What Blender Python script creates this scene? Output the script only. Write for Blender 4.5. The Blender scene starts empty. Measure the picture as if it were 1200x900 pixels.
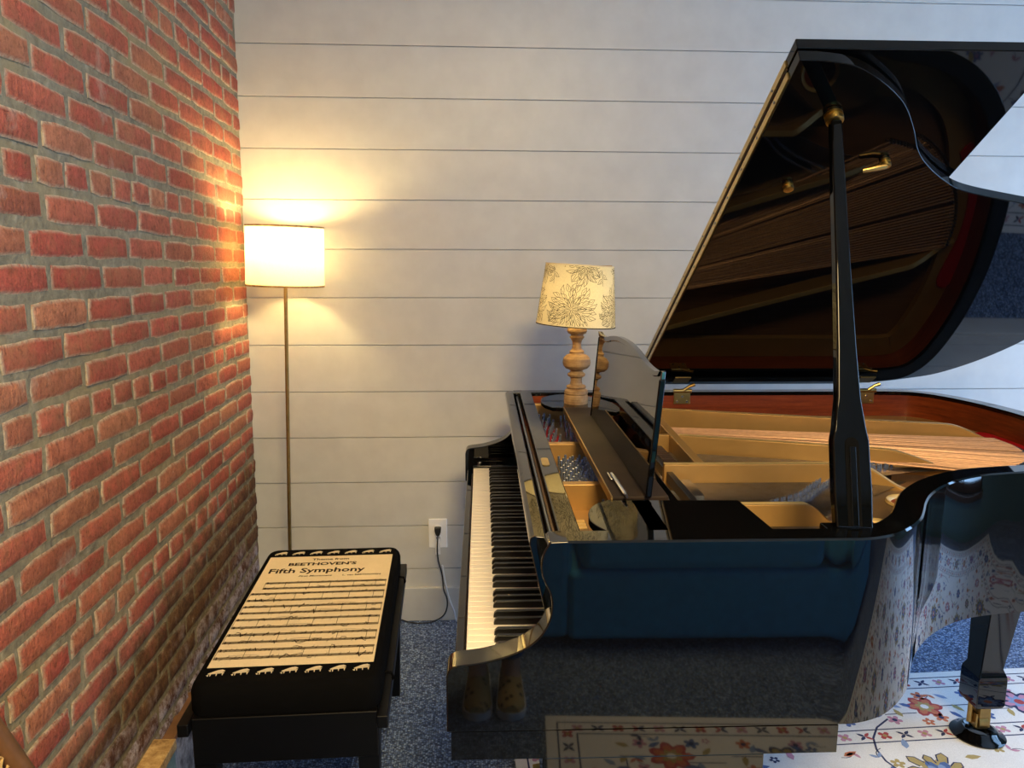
import bpy, bmesh, math, random
from mathutils import Vector, Matrix
random.seed(7)
sc = bpy.context.scene
COL = sc.collection
PI = math.pi

# ------------------------------------------------------------------ camera
def look_camera():
    f, pitch, roll, yaw, H = 904.27, .1645, .0038, .0529, 1.4212
    fw = Vector((math.sin(yaw)*math.cos(pitch), math.cos(yaw)*math.cos(pitch), -math.sin(pitch)))
    r = Vector((math.cos(yaw), -math.sin(yaw), 0)); u = r.cross(fw)
    r2 = r*math.cos(roll)+u*math.sin(roll); u2 = u*math.cos(roll)-r*math.sin(roll)
    cd = bpy.data.cameras.new('camera'); co = bpy.data.objects.new('camera', cd); COL.objects.link(co)
    cd.sensor_fit = 'HORIZONTAL'; cd.sensor_width = 36.0; cd.lens = f/1200*36.0
    cd.clip_start = .03; cd.clip_end = 60
    m = Matrix.Identity(4)
    for i in range(3):
        m[i][0] = r2[i]; m[i][1] = u2[i]; m[i][2] = -fw[i]
    m[2][3] = H
    co.matrix_world = m
    sc.camera = co
look_camera()

# ------------------------------------------------------------------ world, daylight, exposure
w = bpy.data.worlds.new('sky'); sc.world = w; w.use_nodes = True
bg = w.node_tree.nodes['Background']; bg.inputs[0].default_value = (.50, .70, 1.0, 1); bg.inputs[1].default_value = .9
def window_light(name, loc, rot, sx, sy, power, col=(.29, .57, 1.0)):
    l = bpy.data.lights.new(name, 'AREA'); l.shape = 'RECTANGLE'; l.size = sx; l.size_y = sy
    l.energy = power; l.color = col
    o = bpy.data.objects.new(name, l); COL.objects.link(o); o.location = loc; o.rotation_euler = rot
    return o
# windows: right wall (grazes the shiplap) and the wall behind the camera
window_light('daylight_right_window', (3.75, 1.55, 1.22), (0, PI/2, 0), 1.9, 1.9, 42)
window_light('daylight_rear_window', (.75, -3.15, 1.62), (PI/2, 0, 0), 1.3, 1.7, 5)
window_light('daylight_rear_window_two', (2.55, -3.15, 1.62), (PI/2, 0, 0), 1.3, 1.7, 5)
vs = sc.view_settings
vs.view_transform = 'Standard'; vs.look = 'None'; vs.exposure = 1.03; vs.gamma = 1.0; vs.use_curve_mapping = False
sc.cycles.max_bounces = 10; sc.cycles.transparent_max_bounces = 12
sc.cycles.caustics_reflective = False; sc.cycles.caustics_refractive = False

# ------------------------------------------------------------------ materials
def lin(c):
    return tuple(((x/255)/12.92 if x/255 <= .04045 else ((x/255+.055)/1.055)**2.4) for x in c)
class NT:
    def __init__(s, name):
        s.m = bpy.data.materials.new(name); s.m.use_nodes = True; s.t = s.m.node_tree
        s.p = s.t.nodes['Principled BSDF']; s.out = s.t.nodes['Material Output']
    def n(s, kind, **kw):
        nd = s.t.nodes.new(kind)
        for k, v in kw.items():
            if k.startswith('i_'):
                key = k[2:]; key = int(key) if key.isdigit() else key.replace('_', ' ')
                nd.inputs[key].default_value = v
            else: setattr(nd, k, v)
        return nd
    def l(s, a, b): s.t.links.new(a, b)
    def ramp(s, fac, stops, interp='LINEAR'):
        r = s.t.nodes.new('ShaderNodeValToRGB'); r.color_ramp.interpolation = interp
        e = r.color_ramp.elements
        while len(e) < len(stops): e.new(.5)
        for el, (p, c) in zip(e, stops):
            el.position = p; el.color = (*c, 1) if len(c) == 3 else c
        s.l(fac, r.inputs[0]); return r
    def mix(s, fac, a, b):
        m = s.t.nodes.new('ShaderNodeMix'); m.data_type = 'RGBA'
        if isinstance(fac, (int, float)): m.inputs[0].default_value = fac
        else: s.l(fac, m.inputs[0])
        for v, i in ((a, 6), (b, 7)):
            if isinstance(v, tuple): m.inputs[i].default_value = (*v, 1) if len(v) == 3 else v
            else: s.l(v, m.inputs[i])
        return m.outputs[2]
    def math(s, op, a, b=None):
        m = s.t.nodes.new('ShaderNodeMath'); m.operation = op
        for v, i in ((a, 0), (b, 1)):
            if v is None: continue
            if isinstance(v, (int, float)): m.inputs[i].default_value = v
            else: s.l(v, m.inputs[i])
        return m.outputs[0]
    def bump(s, h, strength, dist=.002):
        b = s.n('ShaderNodeBump'); b.inputs['Strength'].default_value = strength; b.inputs['Distance'].default_value = dist
        s.l(h, b.inputs['Height']); s.l(b.outputs[0], s.p.inputs['Normal'])
    def set(s, **kw):
        for k, v in kw.items():
            k = k.replace('_', ' ')
            s.p.inputs[k].default_value = (*v, 1) if isinstance(v, tuple) and len(v) == 3 else v
    def coord(s, kind='Object', scale=None):
        c = s.n('ShaderNodeTexCoord'); o = c.outputs[kind]
        if scale is not None:
            mp = s.n('ShaderNodeMapping'); mp.inputs['Scale'].default_value = scale; s.l(o, mp.inputs[0]); o = mp.outputs[0]
        return o
    def noise(s, vec, scale, detail=4, rough=.6):
        n = s.n('ShaderNodeTexNoise'); n.inputs['Scale'].default_value = scale; n.inputs['Detail'].default_value = detail
        n.inputs['Roughness'].default_value = rough; s.l(vec, n.inputs['Vector']); return n.outputs[0]

M = {}
def simple(name, col, rough=.5, metal=0.0, var=.12, nscale=30, bump=0.0, bscale=200, spec=.5, **kw):
    t = NT(name); c = t.coord(); n = t.noise(c, nscale)
    dark = tuple(x*(1-var) for x in col); lite = tuple(min(1, x*(1+var)) for x in col)
    r = t.ramp(n, [(.3, dark), (.7, lite)]); t.l(r.outputs[0], t.p.inputs['Base Color'])
    t.set(Roughness=rough, Metallic=metal, Specular_IOR_Level=spec, **kw)
    if bump: t.bump(t.noise(c, bscale), bump)
    M[name] = t.m; return t
def gloss_black(name, col=(.0022, .0024, .003), rough=.03, ior=1.5):
    t = NT(name); c = t.coord(); n = t.noise(c, 6)
    r = t.ramp(n, [(.3, tuple(x*.8 for x in col)), (.7, col)]); t.l(r.outputs[0], t.p.inputs['Base Color'])
    t.set(Roughness=rough, IOR=ior)
    M[name] = t.m; return t
gloss_black('piano_black')
gloss_black('lid_black', rough=.03, ior=1.29)
gloss_black('desk_black', rough=.02, ior=2.1)
simple('satin_black', (.006, .006, .007), .42)
simple('bench_black', (.002, .002, .0025), .4, spec=.25)
simple('cloth_black', (.003, .003, .0035), .9, bump=.3, bscale=900, spec=.05)
simple('ivory', lin((248, 240, 228)), .28, var=.04)
simple('ebony', (.008, .008, .009), .32)
simple('brass', lin((205, 175, 105)), .28, metal=1.0, var=.1)
simple('brass_dull', lin((170, 140, 85)), .4, metal=1.0, var=.15)
simple('pin_steel', lin((196, 208, 232)), .24, metal=.88)
simple('steel', lin((200, 205, 215)), .22, metal=1.0)
simple('chrome_dark', lin((120, 125, 135)), .3, metal=1.0)
simple('plate_gold', lin((172, 134, 80)), .42, metal=.45, var=.1, nscale=8, bump=.05, bscale=300)
simple('plate_edge', lin((222, 190, 125)), .35, metal=.4)
simple('red_felt', lin((165, 22, 34)), .95, bump=.4, bscale=800, spec=.1)
simple('copper', lin((200, 156, 124)), .42, metal=.5, var=.15, nscale=60)
simple('plank_brown', lin((40, 30, 23)), .6, var=.35, nscale=14, spec=.2)
simple('white_plastic', lin((240, 243, 250)), .35, var=.02)
simple('cord_black', (.01, .01, .011), .5)
simple('cord_white', lin((215, 218, 225)), .45)
simple('paper_white', lin((232, 235, 245)), .7)
simple('ceiling_white', lin((232, 230, 226)), .9, var=.03)
simple('wall_paint', lin((205, 206, 208)), .7, var=.03)
simple('teal_wall', lin((72, 118, 140)), .6, var=.05, nscale=4)
simple('sofa_teal', lin((84, 178, 226)), .85, var=.12, bump=.4, bscale=600, spec=.2)
simple('dark_wood', lin((58, 38, 26)), .5, var=.3)
simple('cane', lin((205, 170, 110)), .6, var=.15, nscale=90)
simple('chair_wood', lin((112, 78, 50)), .45, var=.25, nscale=20)
simple('denim', lin((52, 86, 140)), .9, var=.2, nscale=80, spec=.1)
simple('skin', lin((205, 160, 135)), .5, var=.05)
simple('hair', lin((60, 40, 28)), .5, var=.3)
simple('sweater', lin((70, 74, 84)), .95, var=.15, nscale=120, spec=.1)
simple('phone_black', (.01, .01, .012), .25)
simple('print_ink', lin((48, 36, 28)), .9, var=.2, spec=.05)
simple('motif_cream', lin((214, 200, 172)), .9, var=.08, nscale=300, spec=.05)
simple('shade_ink', lin((62, 54, 44)), .9, spec=.05)
simple('plate_bronze', lin((132, 104, 72)), .38, metal=.5, var=.15, nscale=10)
simple('teal_paint', lin((120, 142, 138)), .6, var=.25, nscale=40)

def mat_sheet():
    t = NT('sheet_cream'); c = t.coord(); n = t.noise(c, 500, 3); n2 = t.noise(c, 8)
    a = t.ramp(n, [(.3, lin((220, 202, 168))), (.7, lin((244, 228, 198)))])
    r = t.mix(.25, a.outputs[0], t.ramp(n2, [(.3, lin((190, 160, 110))), (.7, lin((230, 208, 165)))]).outputs[0])
    t.l(r, t.p.inputs['Base Color']); t.set(Roughness=.95, Specular_IOR_Level=.1); t.bump(n, .3, .0006); M['sheet_cream'] = t.m
mat_sheet()
def mat_soundboard():
    t = NT('soundboard_wood'); c = t.coord('Object', (2, 60, 2)); n = t.noise(c, 6, 5)
    r = t.ramp(n, [(.3, lin((96, 66, 44))), (.7, lin((140, 102, 70)))]); t.l(r.outputs[0], t.p.inputs['Base Color'])
    t.set(Roughness=.4); M['soundboard_wood'] = t.m
mat_soundboard()
def mat_mahogany():
    t = NT('mahogany'); c = t.coord('Object', (1.5, 1.5, 26)); n = t.noise(c, 5, 6, .65)
    n2 = t.noise(t.coord('Object', (8, 8, 90)), 8, 3)
    r = t.ramp(n, [(.28, lin((74, 26, 10))), (.5, lin((118, 48, 20))), (.74, lin((150, 72, 34)))])
    k = t.mix(.3, r.outputs[0], t.ramp(n2, [(.35, lin((70, 26, 10))), (.7, lin((140, 66, 32)))]).outputs[0])
    t.l(k, t.p.inputs['Base Color']); t.set(Roughness=.3); M['mahogany'] = t.m
mat_mahogany()
def mat_turned():
    t = NT('turned_wood'); c = t.coord('Object', (3, 3, 40)); n = t.noise(c, 5, 5)
    n2 = t.noise(t.coord(), 60, 4)
    r = t.ramp(n, [(.3, lin((128, 96, 62))), (.6, lin((176, 140, 96))), (.8, lin((200, 168, 122)))])
    k = t.mix(.3, r.outputs[0], t.ramp(n2, [(.35, lin((110, 80, 52))), (.7, lin((205, 175, 130)))]).outputs[0])
    t.l(k, t.p.inputs['Base Color']); t.set(Roughness=.6); t.bump(n2, .2, .001); M['turned_wood'] = t.m
mat_turned()
def mat_shiplap():
    t = NT('shiplap_paint'); c = t.coord('Object', (3, 3, 3)); n = t.noise(c, 3, 3); n2 = t.noise(t.coord('Object', (4, 4, 60)), 10, 3)
    r = t.ramp(n, [(.3, lin((196, 196, 196))), (.7, lin((206, 206, 205)))])
    t.l(r.outputs[0], t.p.inputs['Base Color']); t.set(Roughness=.38, Specular_IOR_Level=.4); t.bump(n2, .012, .002); M['shiplap_paint'] = t.m
mat_shiplap()
def mat_brick():
    t = NT('brick_clay')
    oi = t.n('ShaderNodeObjectInfo'); ge = t.n('ShaderNodeNewGeometry')
    rnd = t.math('FRACT', t.math('ADD', oi.outputs['Random'], t.math('MULTIPLY', ge.outputs['Random Per Island'], .731)))
    pos = ge.outputs['Position']
    base = t.ramp(rnd, [(0, lin((186, 94, 80))), (.2, lin((200, 110, 92))), (.4, lin((176, 84, 74))), (.55, lin((196, 124, 98))), (.7, lin((192, 92, 82))), (.85, lin((170, 104, 84))), (1, lin((206, 138, 108)))])
    n1 = t.noise(pos, 28, 6, .7); n2 = t.noise(pos, 7, 4)
    a = t.mix(t.ramp(n1, [(.38, (0, 0, 0)), (.72, (1, 1, 1))]).outputs[0], base.outputs[0], lin((142, 84, 68)))
    a = t.mix(t.math('MULTIPLY', t.ramp(n2, [(.5, (0, 0, 0)), (.75, (1, 1, 1))]).outputs[0], .45), a, lin((200, 144, 108)))
    # mortar smear on the arrises, pale blotches
    at = t.n('ShaderNodeAttribute'); at.attribute_name = 'edge'
    n3 = t.noise(pos, 60, 5, .7)
    e = t.math('MULTIPLY', t.math('POWER', at.outputs['Fac'], 1.3), t.ramp(n3, [(.32, (0, 0, 0)), (.52, (1, 1, 1))]).outputs[0])
    pit = t.noise(pos, 95, 5, .8)
    a = t.mix(t.math('MULTIPLY', t.ramp(pit, [(.52, (0, 0, 0)), (.66, (1, 1, 1))]).outputs[0], .55), a, lin((92, 54, 42)))
    a = t.mix(t.math('MULTIPLY', t.ramp(pit, [(.30, (1, 1, 1)), (.42, (0, 0, 0))]).outputs[0], .35), a, lin((214, 160, 130)))
    a = t.mix(t.math('MULTIPLY', e, .9), a, lin((204, 192, 168)))
    n4 = t.noise(pos, 5.5, 6, .65)
    a = t.mix(t.math('MULTIPLY', t.ramp(n4, [(.62, (0, 0, 0)), (.75, (1, 1, 1))]).outputs[0], .55), a, lin((200, 186, 172)))
    # weathered foot of the wall: dark crust and white salts low down
    sep = t.n('ShaderNodeSeparateXYZ'); t.l(pos, sep.inputs[0])
    n5 = t.noise(pos, 3.2, 7, .7)
    low = t.math('SUBTRACT', t.math('ADD', t.math('MULTIPLY', n5, 1.1), t.math('MULTIPLY', sep.outputs[1], .16)), t.math('MULTIPLY', sep.outputs[2], 1.25))
    crust = t.ramp(low, [(.06, (0, 0, 0)), (.24, (1, 1, 1))])
    n6 = t.noise(pos, 24, 7, .78)
    cc = t.ramp(n6, [(.35, lin((46, 30, 20))), (.5, lin((92, 68, 44))), (.62, lin((120, 96, 66))), (.72, lin((196, 184, 176)))])
    a = t.mix(t.math('MULTIPLY', crust.outputs[0], .88), a, cc.outputs[0])
    salt = t.ramp(t.math('SUBTRACT', t.math('MULTIPLY', n5, .8), sep.outputs[2]), [(-.02, (0, 0, 0)), (.14, (1, 1, 1))])
    a = t.mix(t.math('MULTIPLY', salt.outputs[0], t.ramp(n6, [(.42, (0, 0, 0)), (.58, (1, 1, 1))]).outputs[0]), a, lin((188, 178, 186)))
    mq = t.n('ShaderNodeMapping'); mq.inputs['Scale'].default_value = (70, 70, 12); t.l(pos, mq.inputs[0])
    a = t.mix(t.math('MULTIPLY', t.ramp(t.noise(mq.outputs[0], 2.0, 5, .75), [(.54, (0, 0, 0)), (.70, (1, 1, 1))]).outputs[0], .5), a, lin((96, 58, 46)))
    t.l(a, t.p.inputs['Base Color']); t.set(Roughness=.88, Specular_IOR_Level=.25)
    # wire-cut vertical drag marks plus pitting
    mp = t.n('ShaderNodeMapping'); mp.inputs['Scale'].default_value = (60, 60, 9); t.l(pos, mp.inputs[0])
    dr = t.noise(mp.outputs[0], 2.2, 5, .7)
    h = t.math('ADD', t.math('MULTIPLY', dr, .7), t.math('MULTIPLY', t.noise(pos, 120, 4), .5))
    t.bump(h, 1.0, .011); M['brick_clay'] = t.m
mat_brick()
def mat_mortar():
    t = NT('mortar'); ge = t.n('ShaderNodeNewGeometry'); pos = ge.outputs['Position']
    n1 = t.noise(pos, 40, 6, .7); n2 = t.noise(pos, 4, 4)
    a = t.ramp(n1, [(.3, lin((110, 106, 94))), (.55, lin((142, 137, 120))), (.75, lin((172, 166, 148)))])
    b = t.mix(t.math('MULTIPLY', t.ramp(n2, [(.45, (0, 0, 0)), (.7, (1, 1, 1))]).outputs[0], .6), a.outputs[0], lin((168, 152, 112)))
    sep = t.n('ShaderNodeSeparateXYZ'); t.l(pos, sep.inputs[0])
    low = t.math('SUBTRACT', t.math('ADD', t.math('MULTIPLY', t.noise(pos, 3.2, 7, .7), 1.1), t.math('MULTIPLY', sep.outputs[1], .16)), t.math('MULTIPLY', sep.outputs[2], 1.25))
    crust = t.ramp(low, [(.06, (0, 0, 0)), (.28, (1, 1, 1))])
    cc = t.ramp(t.noise(pos, 38, 6, .75), [(.35, lin((84, 66, 44))), (.55, lin((150, 132, 96))), (.7, lin((196, 186, 172)))])
    b = t.mix(t.math('MULTIPLY', crust.outputs[0], .6), b, cc.outputs[0])
    t.l(b, t.p.inputs['Base Color']); t.set(Roughness=.95, Specular_IOR_Level=.2)
    t.bump(n1, 1.0, .008); M['mortar'] = t.m
mat_mortar()
def mat_carpet():
    t = NT('carpet_loop'); c = t.coord('Object')
    v = t.n('ShaderNodeTexVoronoi'); v.inputs['Scale'].default_value = 150; v.inputs['Randomness'].default_value = .75; t.l(c, v.inputs['Vector'])
    n = t.noise(c, 60, 4); sepc = t.n('ShaderNodeSeparateColor'); t.l(v.outputs['Color'], sepc.inputs[0])
    a = t.ramp(sepc.outputs[0], [(0, lin((88, 106, 146))), (.5, lin((140, 166, 214))), (1, lin((196, 218, 252)))])
    b = t.mix(t.math('MULTIPLY', t.ramp(v.outputs['Distance'], [(.25, (0, 0, 0)), (.7, (1, 1, 1))]).outputs[0], .8), a.outputs[0], lin((58, 66, 84)))
    t.l(b, t.p.inputs['Base Color']); t.set(Roughness=1.0, Specular_IOR_Level=.1)
    inv = t.math('SUBTRACT', 1.0, v.outputs['Distance']); t.bump(t.math('ADD', inv, t.math('MULTIPLY', n, .3)), 1.0, .006); M['carpet_loop'] = t.m
mat_carpet()
def mat_rug(name, col, var=.12):
    t = NT(name); c = t.coord(); n = t.noise(c, 350, 3); n2 = t.noise(c, 9)
    a = t.ramp(n, [(.3, tuple(x*(1-var) for x in col)), (.7, tuple(min(1, x*(1+var)) for x in col))])
    b = t.mix(.2, a.outputs[0], t.ramp(n2, [(.3, tuple(x*.8 for x in col)), (.7, tuple(min(1, x*1.15) for x in col))]).outputs[0])
    t.l(b, t.p.inputs['Base Color']); t.set(Roughness=1.0, Specular_IOR_Level=.05); t.bump(n, .5, .002); M[name] = t.m
RUGC = {'rug_ivory': (236, 237, 242), 'rug_blue': (92, 116, 172), 'rug_navy': (66, 74, 112), 'rug_red': (180, 86, 92), 'rug_rust': (204, 128, 104),
        'rug_pink': (200, 150, 180), 'rug_ochre': (180, 164, 116), 'rug_sky': (140, 164, 208), 'rug_tan': (206, 196, 180)}
for k, v in RUGC.items(): mat_rug(k, lin(v))
def mat_shade(name, col, tr, linen=True):
    t = NT(name); c = t.coord('Object'); n = t.noise(t.coord('Object', (1, 1, 6)), 160, 3); n2 = t.noise(t.coord('Object', (6, 6, 1)), 160, 3)
    f = t.math('MULTIPLY', t.math('ADD', n, n2), .5)
    r = t.ramp(f, [(.35, tuple(x*.82 for x in col)), (.62, col)])
    d = t.n('ShaderNodeBsdfDiffuse'); tl = t.n('ShaderNodeBsdfTranslucent'); mx = t.n('ShaderNodeMixShader')
    t.l(r.outputs[0], d.inputs[0]); t.l(r.outputs[0], tl.inputs[0]); mx.inputs[0].default_value = tr
    t.l(d.outputs[0], mx.inputs[1]); t.l(tl.outputs[0], mx.inputs[2]); t.l(mx.outputs[0], t.out.inputs[0]); M[name] = t.m
mat_shade('linen_shade', lin((238, 228, 208)), .34)
mat_shade('print_shade', lin((232, 222, 186)), .19)
def mat_pane():
    t = NT('window_glass'); tr = t.n('ShaderNodeBsdfTransparent'); gl = t.n('ShaderNodeBsdfGlossy'); gl.inputs['Roughness'].default_value = .02
    c = t.coord(); n = t.noise(c, 2); mx = t.n('ShaderNodeMixShader'); mx.inputs[0].default_value = .06
    r = t.ramp(n, [(.3, (.9, .95, 1)), (.7, (1, 1, 1))]); t.l(r.outputs[0], gl.inputs[0])
    t.l(tr.outputs[0], mx.inputs[1]); t.l(gl.outputs[0], mx.inputs[2]); t.l(mx.outputs[0], t.out.inputs[0]); M['window_glass'] = t.m
mat_pane()
def mat_bulb(name, col, s):
    t = NT(name); c = t.coord(); n = t.noise(c, 5); r = t.ramp(n, [(.3, col), (.7, col)])
    em = t.n('ShaderNodeEmission'); em.inputs[1].default_value = s; t.l(r.outputs[0], em.inputs[0]); t.l(em.outputs[0], t.out.inputs[0]); M[name] = t.m
mat_bulb('bulb_warm', (1, .72, .27), 160)
mat_bulb('fill_warm', (1, .73, .34), 38)  # glow of the added ceiling fill, warms the whole room
mat_bulb('bulb_soft', (1, .73, .33), 15)
def mat_boardpaint():
    t = NT('peeling_paint'); ge = t.n('ShaderNodeNewGeometry'); pos = ge.outputs['Position']
    n = t.noise(pos, 24, 6, .7)
    r = t.ramp(n, [(.32, lin((74, 66, 72))), (.48, lin((140, 132, 134))), (.62, lin((186, 180, 184))), (.75, lin((120, 96, 70)))])
    t.l(r.outputs[0], t.p.inputs['Base Color']); t.set(Roughness=.85); t.bump(n, .5, .003); M['peeling_paint'] = t.m
    t = NT('raw_board'); ge = t.n('ShaderNodeNewGeometry'); pos = ge.outputs['Position']
    n = t.noise(pos, 45, 5, .7); r = t.ramp(n, [(.3, lin((120, 88, 52))), (.5, lin((178, 144, 96))), (.7, lin((206, 178, 130)))])
    t.l(r.outputs[0], t.p.inputs['Base Color']); t.set(Roughness=.85); t.bump(n, .4, .002); M['raw_board'] = t.m
mat_boardpaint()
def mat_shoe():
    t = NT('leopard_canvas'); c = t.coord(); v = t.n('ShaderNodeTexVoronoi'); v.inputs['Scale'].default_value = 38; t.l(c, v.inputs['Vector'])
    r = t.ramp(v.outputs['Distance'], [(.22, lin((40, 30, 20))), (.36, lin((196, 168, 110)))]); t.l(r.outputs[0], t.p.inputs['Base Color']); t.set(Roughness=.9); M['leopard_canvas'] = t.m
mat_shoe()

# ------------------------------------------------------------------ mesh building
class MB:
    def __init__(s): s.v = []; s.f = []; s.m = []
    def quad_grid(s, rows, closed=False, m=0):
        n = len(rows[0]); b = len(s.v)
        for r in rows: s.v += [tuple(p) for p in r]
        for i in range(len(rows)-1):
            for j in range(n if closed else n-1):
                k = (j+1) % n
                s.f.append((b+i*n+j, b+i*n+k, b+(i+1)*n+k, b+(i+1)*n+j)); s.m.append(m)
        return b
    def box(s, x0, x1, y0, y1, z0, z1, m=0, T=None):
        b = len(s.v); P = [(x, y, z) for z in (z0, z1) for y in (y0, y1) for x in (x0, x1)]
        if T: P = [tuple(T(p)) for p in P]
        s.v += P
        for q in ((0, 2, 3, 1), (4, 5, 7, 6), (0, 1, 5, 4), (2, 6, 7, 3), (0, 4, 6, 2), (1, 3, 7, 5)):
            s.f.append(tuple(b+i for i in q)); s.m.append(m)
        return s
    def prism(s, poly, F, a, c, m=0, mcap=None):
        """poly: 2-D outline, F(u,v,t)->point, extruded t from a to c"""
        n = len(poly); b = len(s.v); mcap = m if mcap is None else mcap
        s.v += [tuple(F(u, v, a)) for u, v in poly]+[tuple(F(u, v, c)) for u, v in poly]
        s.f.append(tuple(range(b, b+n))); s.m.append(mcap)
        s.f.append(tuple(range(b+2*n-1, b+n-1, -1))); s.m.append(mcap)
        for i in range(n):
            j = (i+1) % n
            s.f.append((b+i, b+n+i, b+n+j, b+j)); s.m.append(m)
        return s
    def lathe(s, prof, n=32, c=(0, 0, 0), m=0, cap=True):
        rows = [[(c[0]+r*math.cos(2*PI*k/n), c[1]+r*math.sin(2*PI*k/n), c[2]+z) for k in range(n)] for r, z in prof]
        b = s.quad_grid(rows, True, m)
        if cap:
            if prof[0][0] > 1e-5: s.f.append(tuple(range(b+n-1, b-1, -1))); s.m.append(m)
            q = b+(len(prof)-1)*n
            if prof[-1][0] > 1e-5: s.f.append(tuple(range(q, q+n))); s.m.append(m)
        return s
    def tube(s, path, r, n=8, m=0, cap=True):
        path = [Vector(p) for p in path]; rows = []
        up = Vector((0, 0, 1)); prev = None
        for i, p in enumerate(path):
            d = (path[min(i+1, len(path)-1)]-path[max(i-1, 0)]).normalized()
            if prev is None: a = d.orthogonal().normalized()
            else: a = (prev-d*prev.dot(d)).normalized()
            prev = a; b2 = d.cross(a); rr = r[i] if isinstance(r, (list, tuple)) else r
            rows.append([p+(a*math.cos(2*PI*k/n)+b2*math.sin(2*PI*k/n))*rr for k in range(n)])
        b = s.quad_grid(rows, True, m)
        if cap:
            s.f.append(tuple(range(b+n-1, b-1, -1))); s.m.append(m); q = b+(len(path)-1)*n; s.f.append(tuple(range(q, q+n))); s.m.append(m)
        return s
    def ribbon(s, pts, wd, F=None, m=0):
        """flat line of width wd through 2-D points, mapped by F(u,v)"""
        F = F or (lambda u, v: (u, v, 0)); n = len(pts); b = len(s.v)
        for i in range(n):
            x0, y0 = pts[max(i-1, 0)]; x1, y1 = pts[min(i+1, n-1)]
            dx, dy = x1-x0, y1-y0; L = math.hypot(dx, dy) or 1
            nx, ny = -dy/L*wd/2, dx/L*wd/2; x, y = pts[i]
            s.v += [tuple(F(x+nx, y+ny)), tuple(F(x-nx, y-ny))]
        for i in range(n-1):
            s.f.append((b+2*i, b+2*i+1, b+2*i+3, b+2*i+2)); s.m.append(m)
        return s
    def poly(s, pts, m=0):
        b = len(s.v); s.v += [tuple(p) for p in pts]; s.f.append(tuple(range(b, b+len(pts)))); s.m.append(m); return s
    def mesh(s, name, mats):
        me = bpy.data.meshes.new(name); me.from_pydata(s.v, [], s.f); me.update()
        for x in (mats if isinstance(mats, (list, tuple)) else [mats]): me.materials.append(M[x])
        me.polygons.foreach_set('material_index', s.m)
        return me
    def build(s, name, mats, parent=None, smooth=None, bevel=0, seg=2, recalc=True):
        me = s.mesh(name, mats)
        if recalc:
            bm = bmesh.new(); bm.from_mesh(me); bmesh.ops.recalc_face_normals(bm, faces=bm.faces); bm.to_mesh(me); bm.free()
        if smooth:
            me.polygons.foreach_set('use_smooth', [True]*len(me.polygons)); me.set_sharp_from_angle(angle=math.radians(smooth))
        o = bpy.data.objects.new(name, me); COL.objects.link(o)
        if parent: o.parent = parent
        if bevel:
            bv = o.modifiers.new('bevel', 'BEVEL'); bv.width = bevel; bv.segments = seg; bv.limit_method = 'ANGLE'; bv.angle_limit = math.radians(40)
            if not smooth:
                me.polygons.foreach_set('use_smooth', [True]*len(me.polygons))
            bv.harden_normals = True
        return o
def empty(name, loc=(0, 0, 0), rz=0, parent=None):
    o = bpy.data.objects.new(name, None); COL.objects.link(o); o.location = loc; o.rotation_euler = (0, 0, rz); o.empty_display_size = .05
    if parent: o.parent = parent
    return o
def tag(o, label=None, cat=None, group=None, kind=None):
    if label: o['label'] = label
    if cat: o['category'] = cat
    if group: o['group'] = group
    if kind: o['kind'] = kind
    return o
def struct(o): o['kind'] = 'structure'; return o
def chaikin(pts, it=3):
    for _ in range(it):
        q = [pts[0]]
        for a, b in zip(pts[:-1], pts[1:]):
            q.append((a[0]*.75+b[0]*.25, a[1]*.75+b[1]*.25)); q.append((a[0]*.25+b[0]*.75, a[1]*.25+b[1]*.75))
        q.append(pts[-1]); pts = q
    return pts
def resample(pts, step):
    out = [pts[0]]; acc = 0
    for a, b in zip(pts[:-1], pts[1:]):
        L = math.dist(a, b)
        if L == 0: continue
        d = step-acc
        while d <= L:
            t = d/L; out.append((a[0]+(b[0]-a[0])*t, a[1]+(b[1]-a[1])*t)); d += step
        acc = L-(d-step)
    if math.dist(out[-1], pts[-1]) > 1e-6: out.append(pts[-1])
    return out
def offset(pts, d):
    out = []
    for i, p in enumerate(pts):
        a = pts[max(i-1, 0)]; b = pts[min(i+1, len(pts)-1)]
        dx, dy = b[0]-a[0], b[1]-a[1]; L = math.hypot(dx, dy) or 1
        out.append((p[0]-dy/L*d, p[1]+dx/L*d))
    return out
def catmull(pts, n=8):
    out = []
    for i in range(len(pts)-1):
        p0 = pts[max(i-1, 0)]; p1 = pts[i]; p2 = pts[i+1]; p3 = pts[min(i+2, len(pts)-1)]
        for k in range(n):
            t = k/n
            out.append(tuple(.5*((2*b)+(-a+c)*t+(2*a-5*b+4*c-d)*t*t+(-a+3*b-3*c+d)*t**3) for a, b, c, d in zip(p0, p1, p2, p3)))
    out.append(tuple(pts[-1])); return out

# ================================================================== THE ROOM
YB = 2.8775                                   # shiplap face
def brick_x(y, z): return -.7448-.0272*y+.0068*z
XR, YF, ZC = 3.6, -3.0, 2.75
floor = struct(MB().box(-.95, XR+.1, YF-.1, YB+.1, -.06, 0).build('floor', 'carpet_loop'))
struct(MB().box(-.95, XR+.1, YF-.1, YB+.1, ZC, ZC+.06).build('ceiling', 'ceiling_white'))
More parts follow.
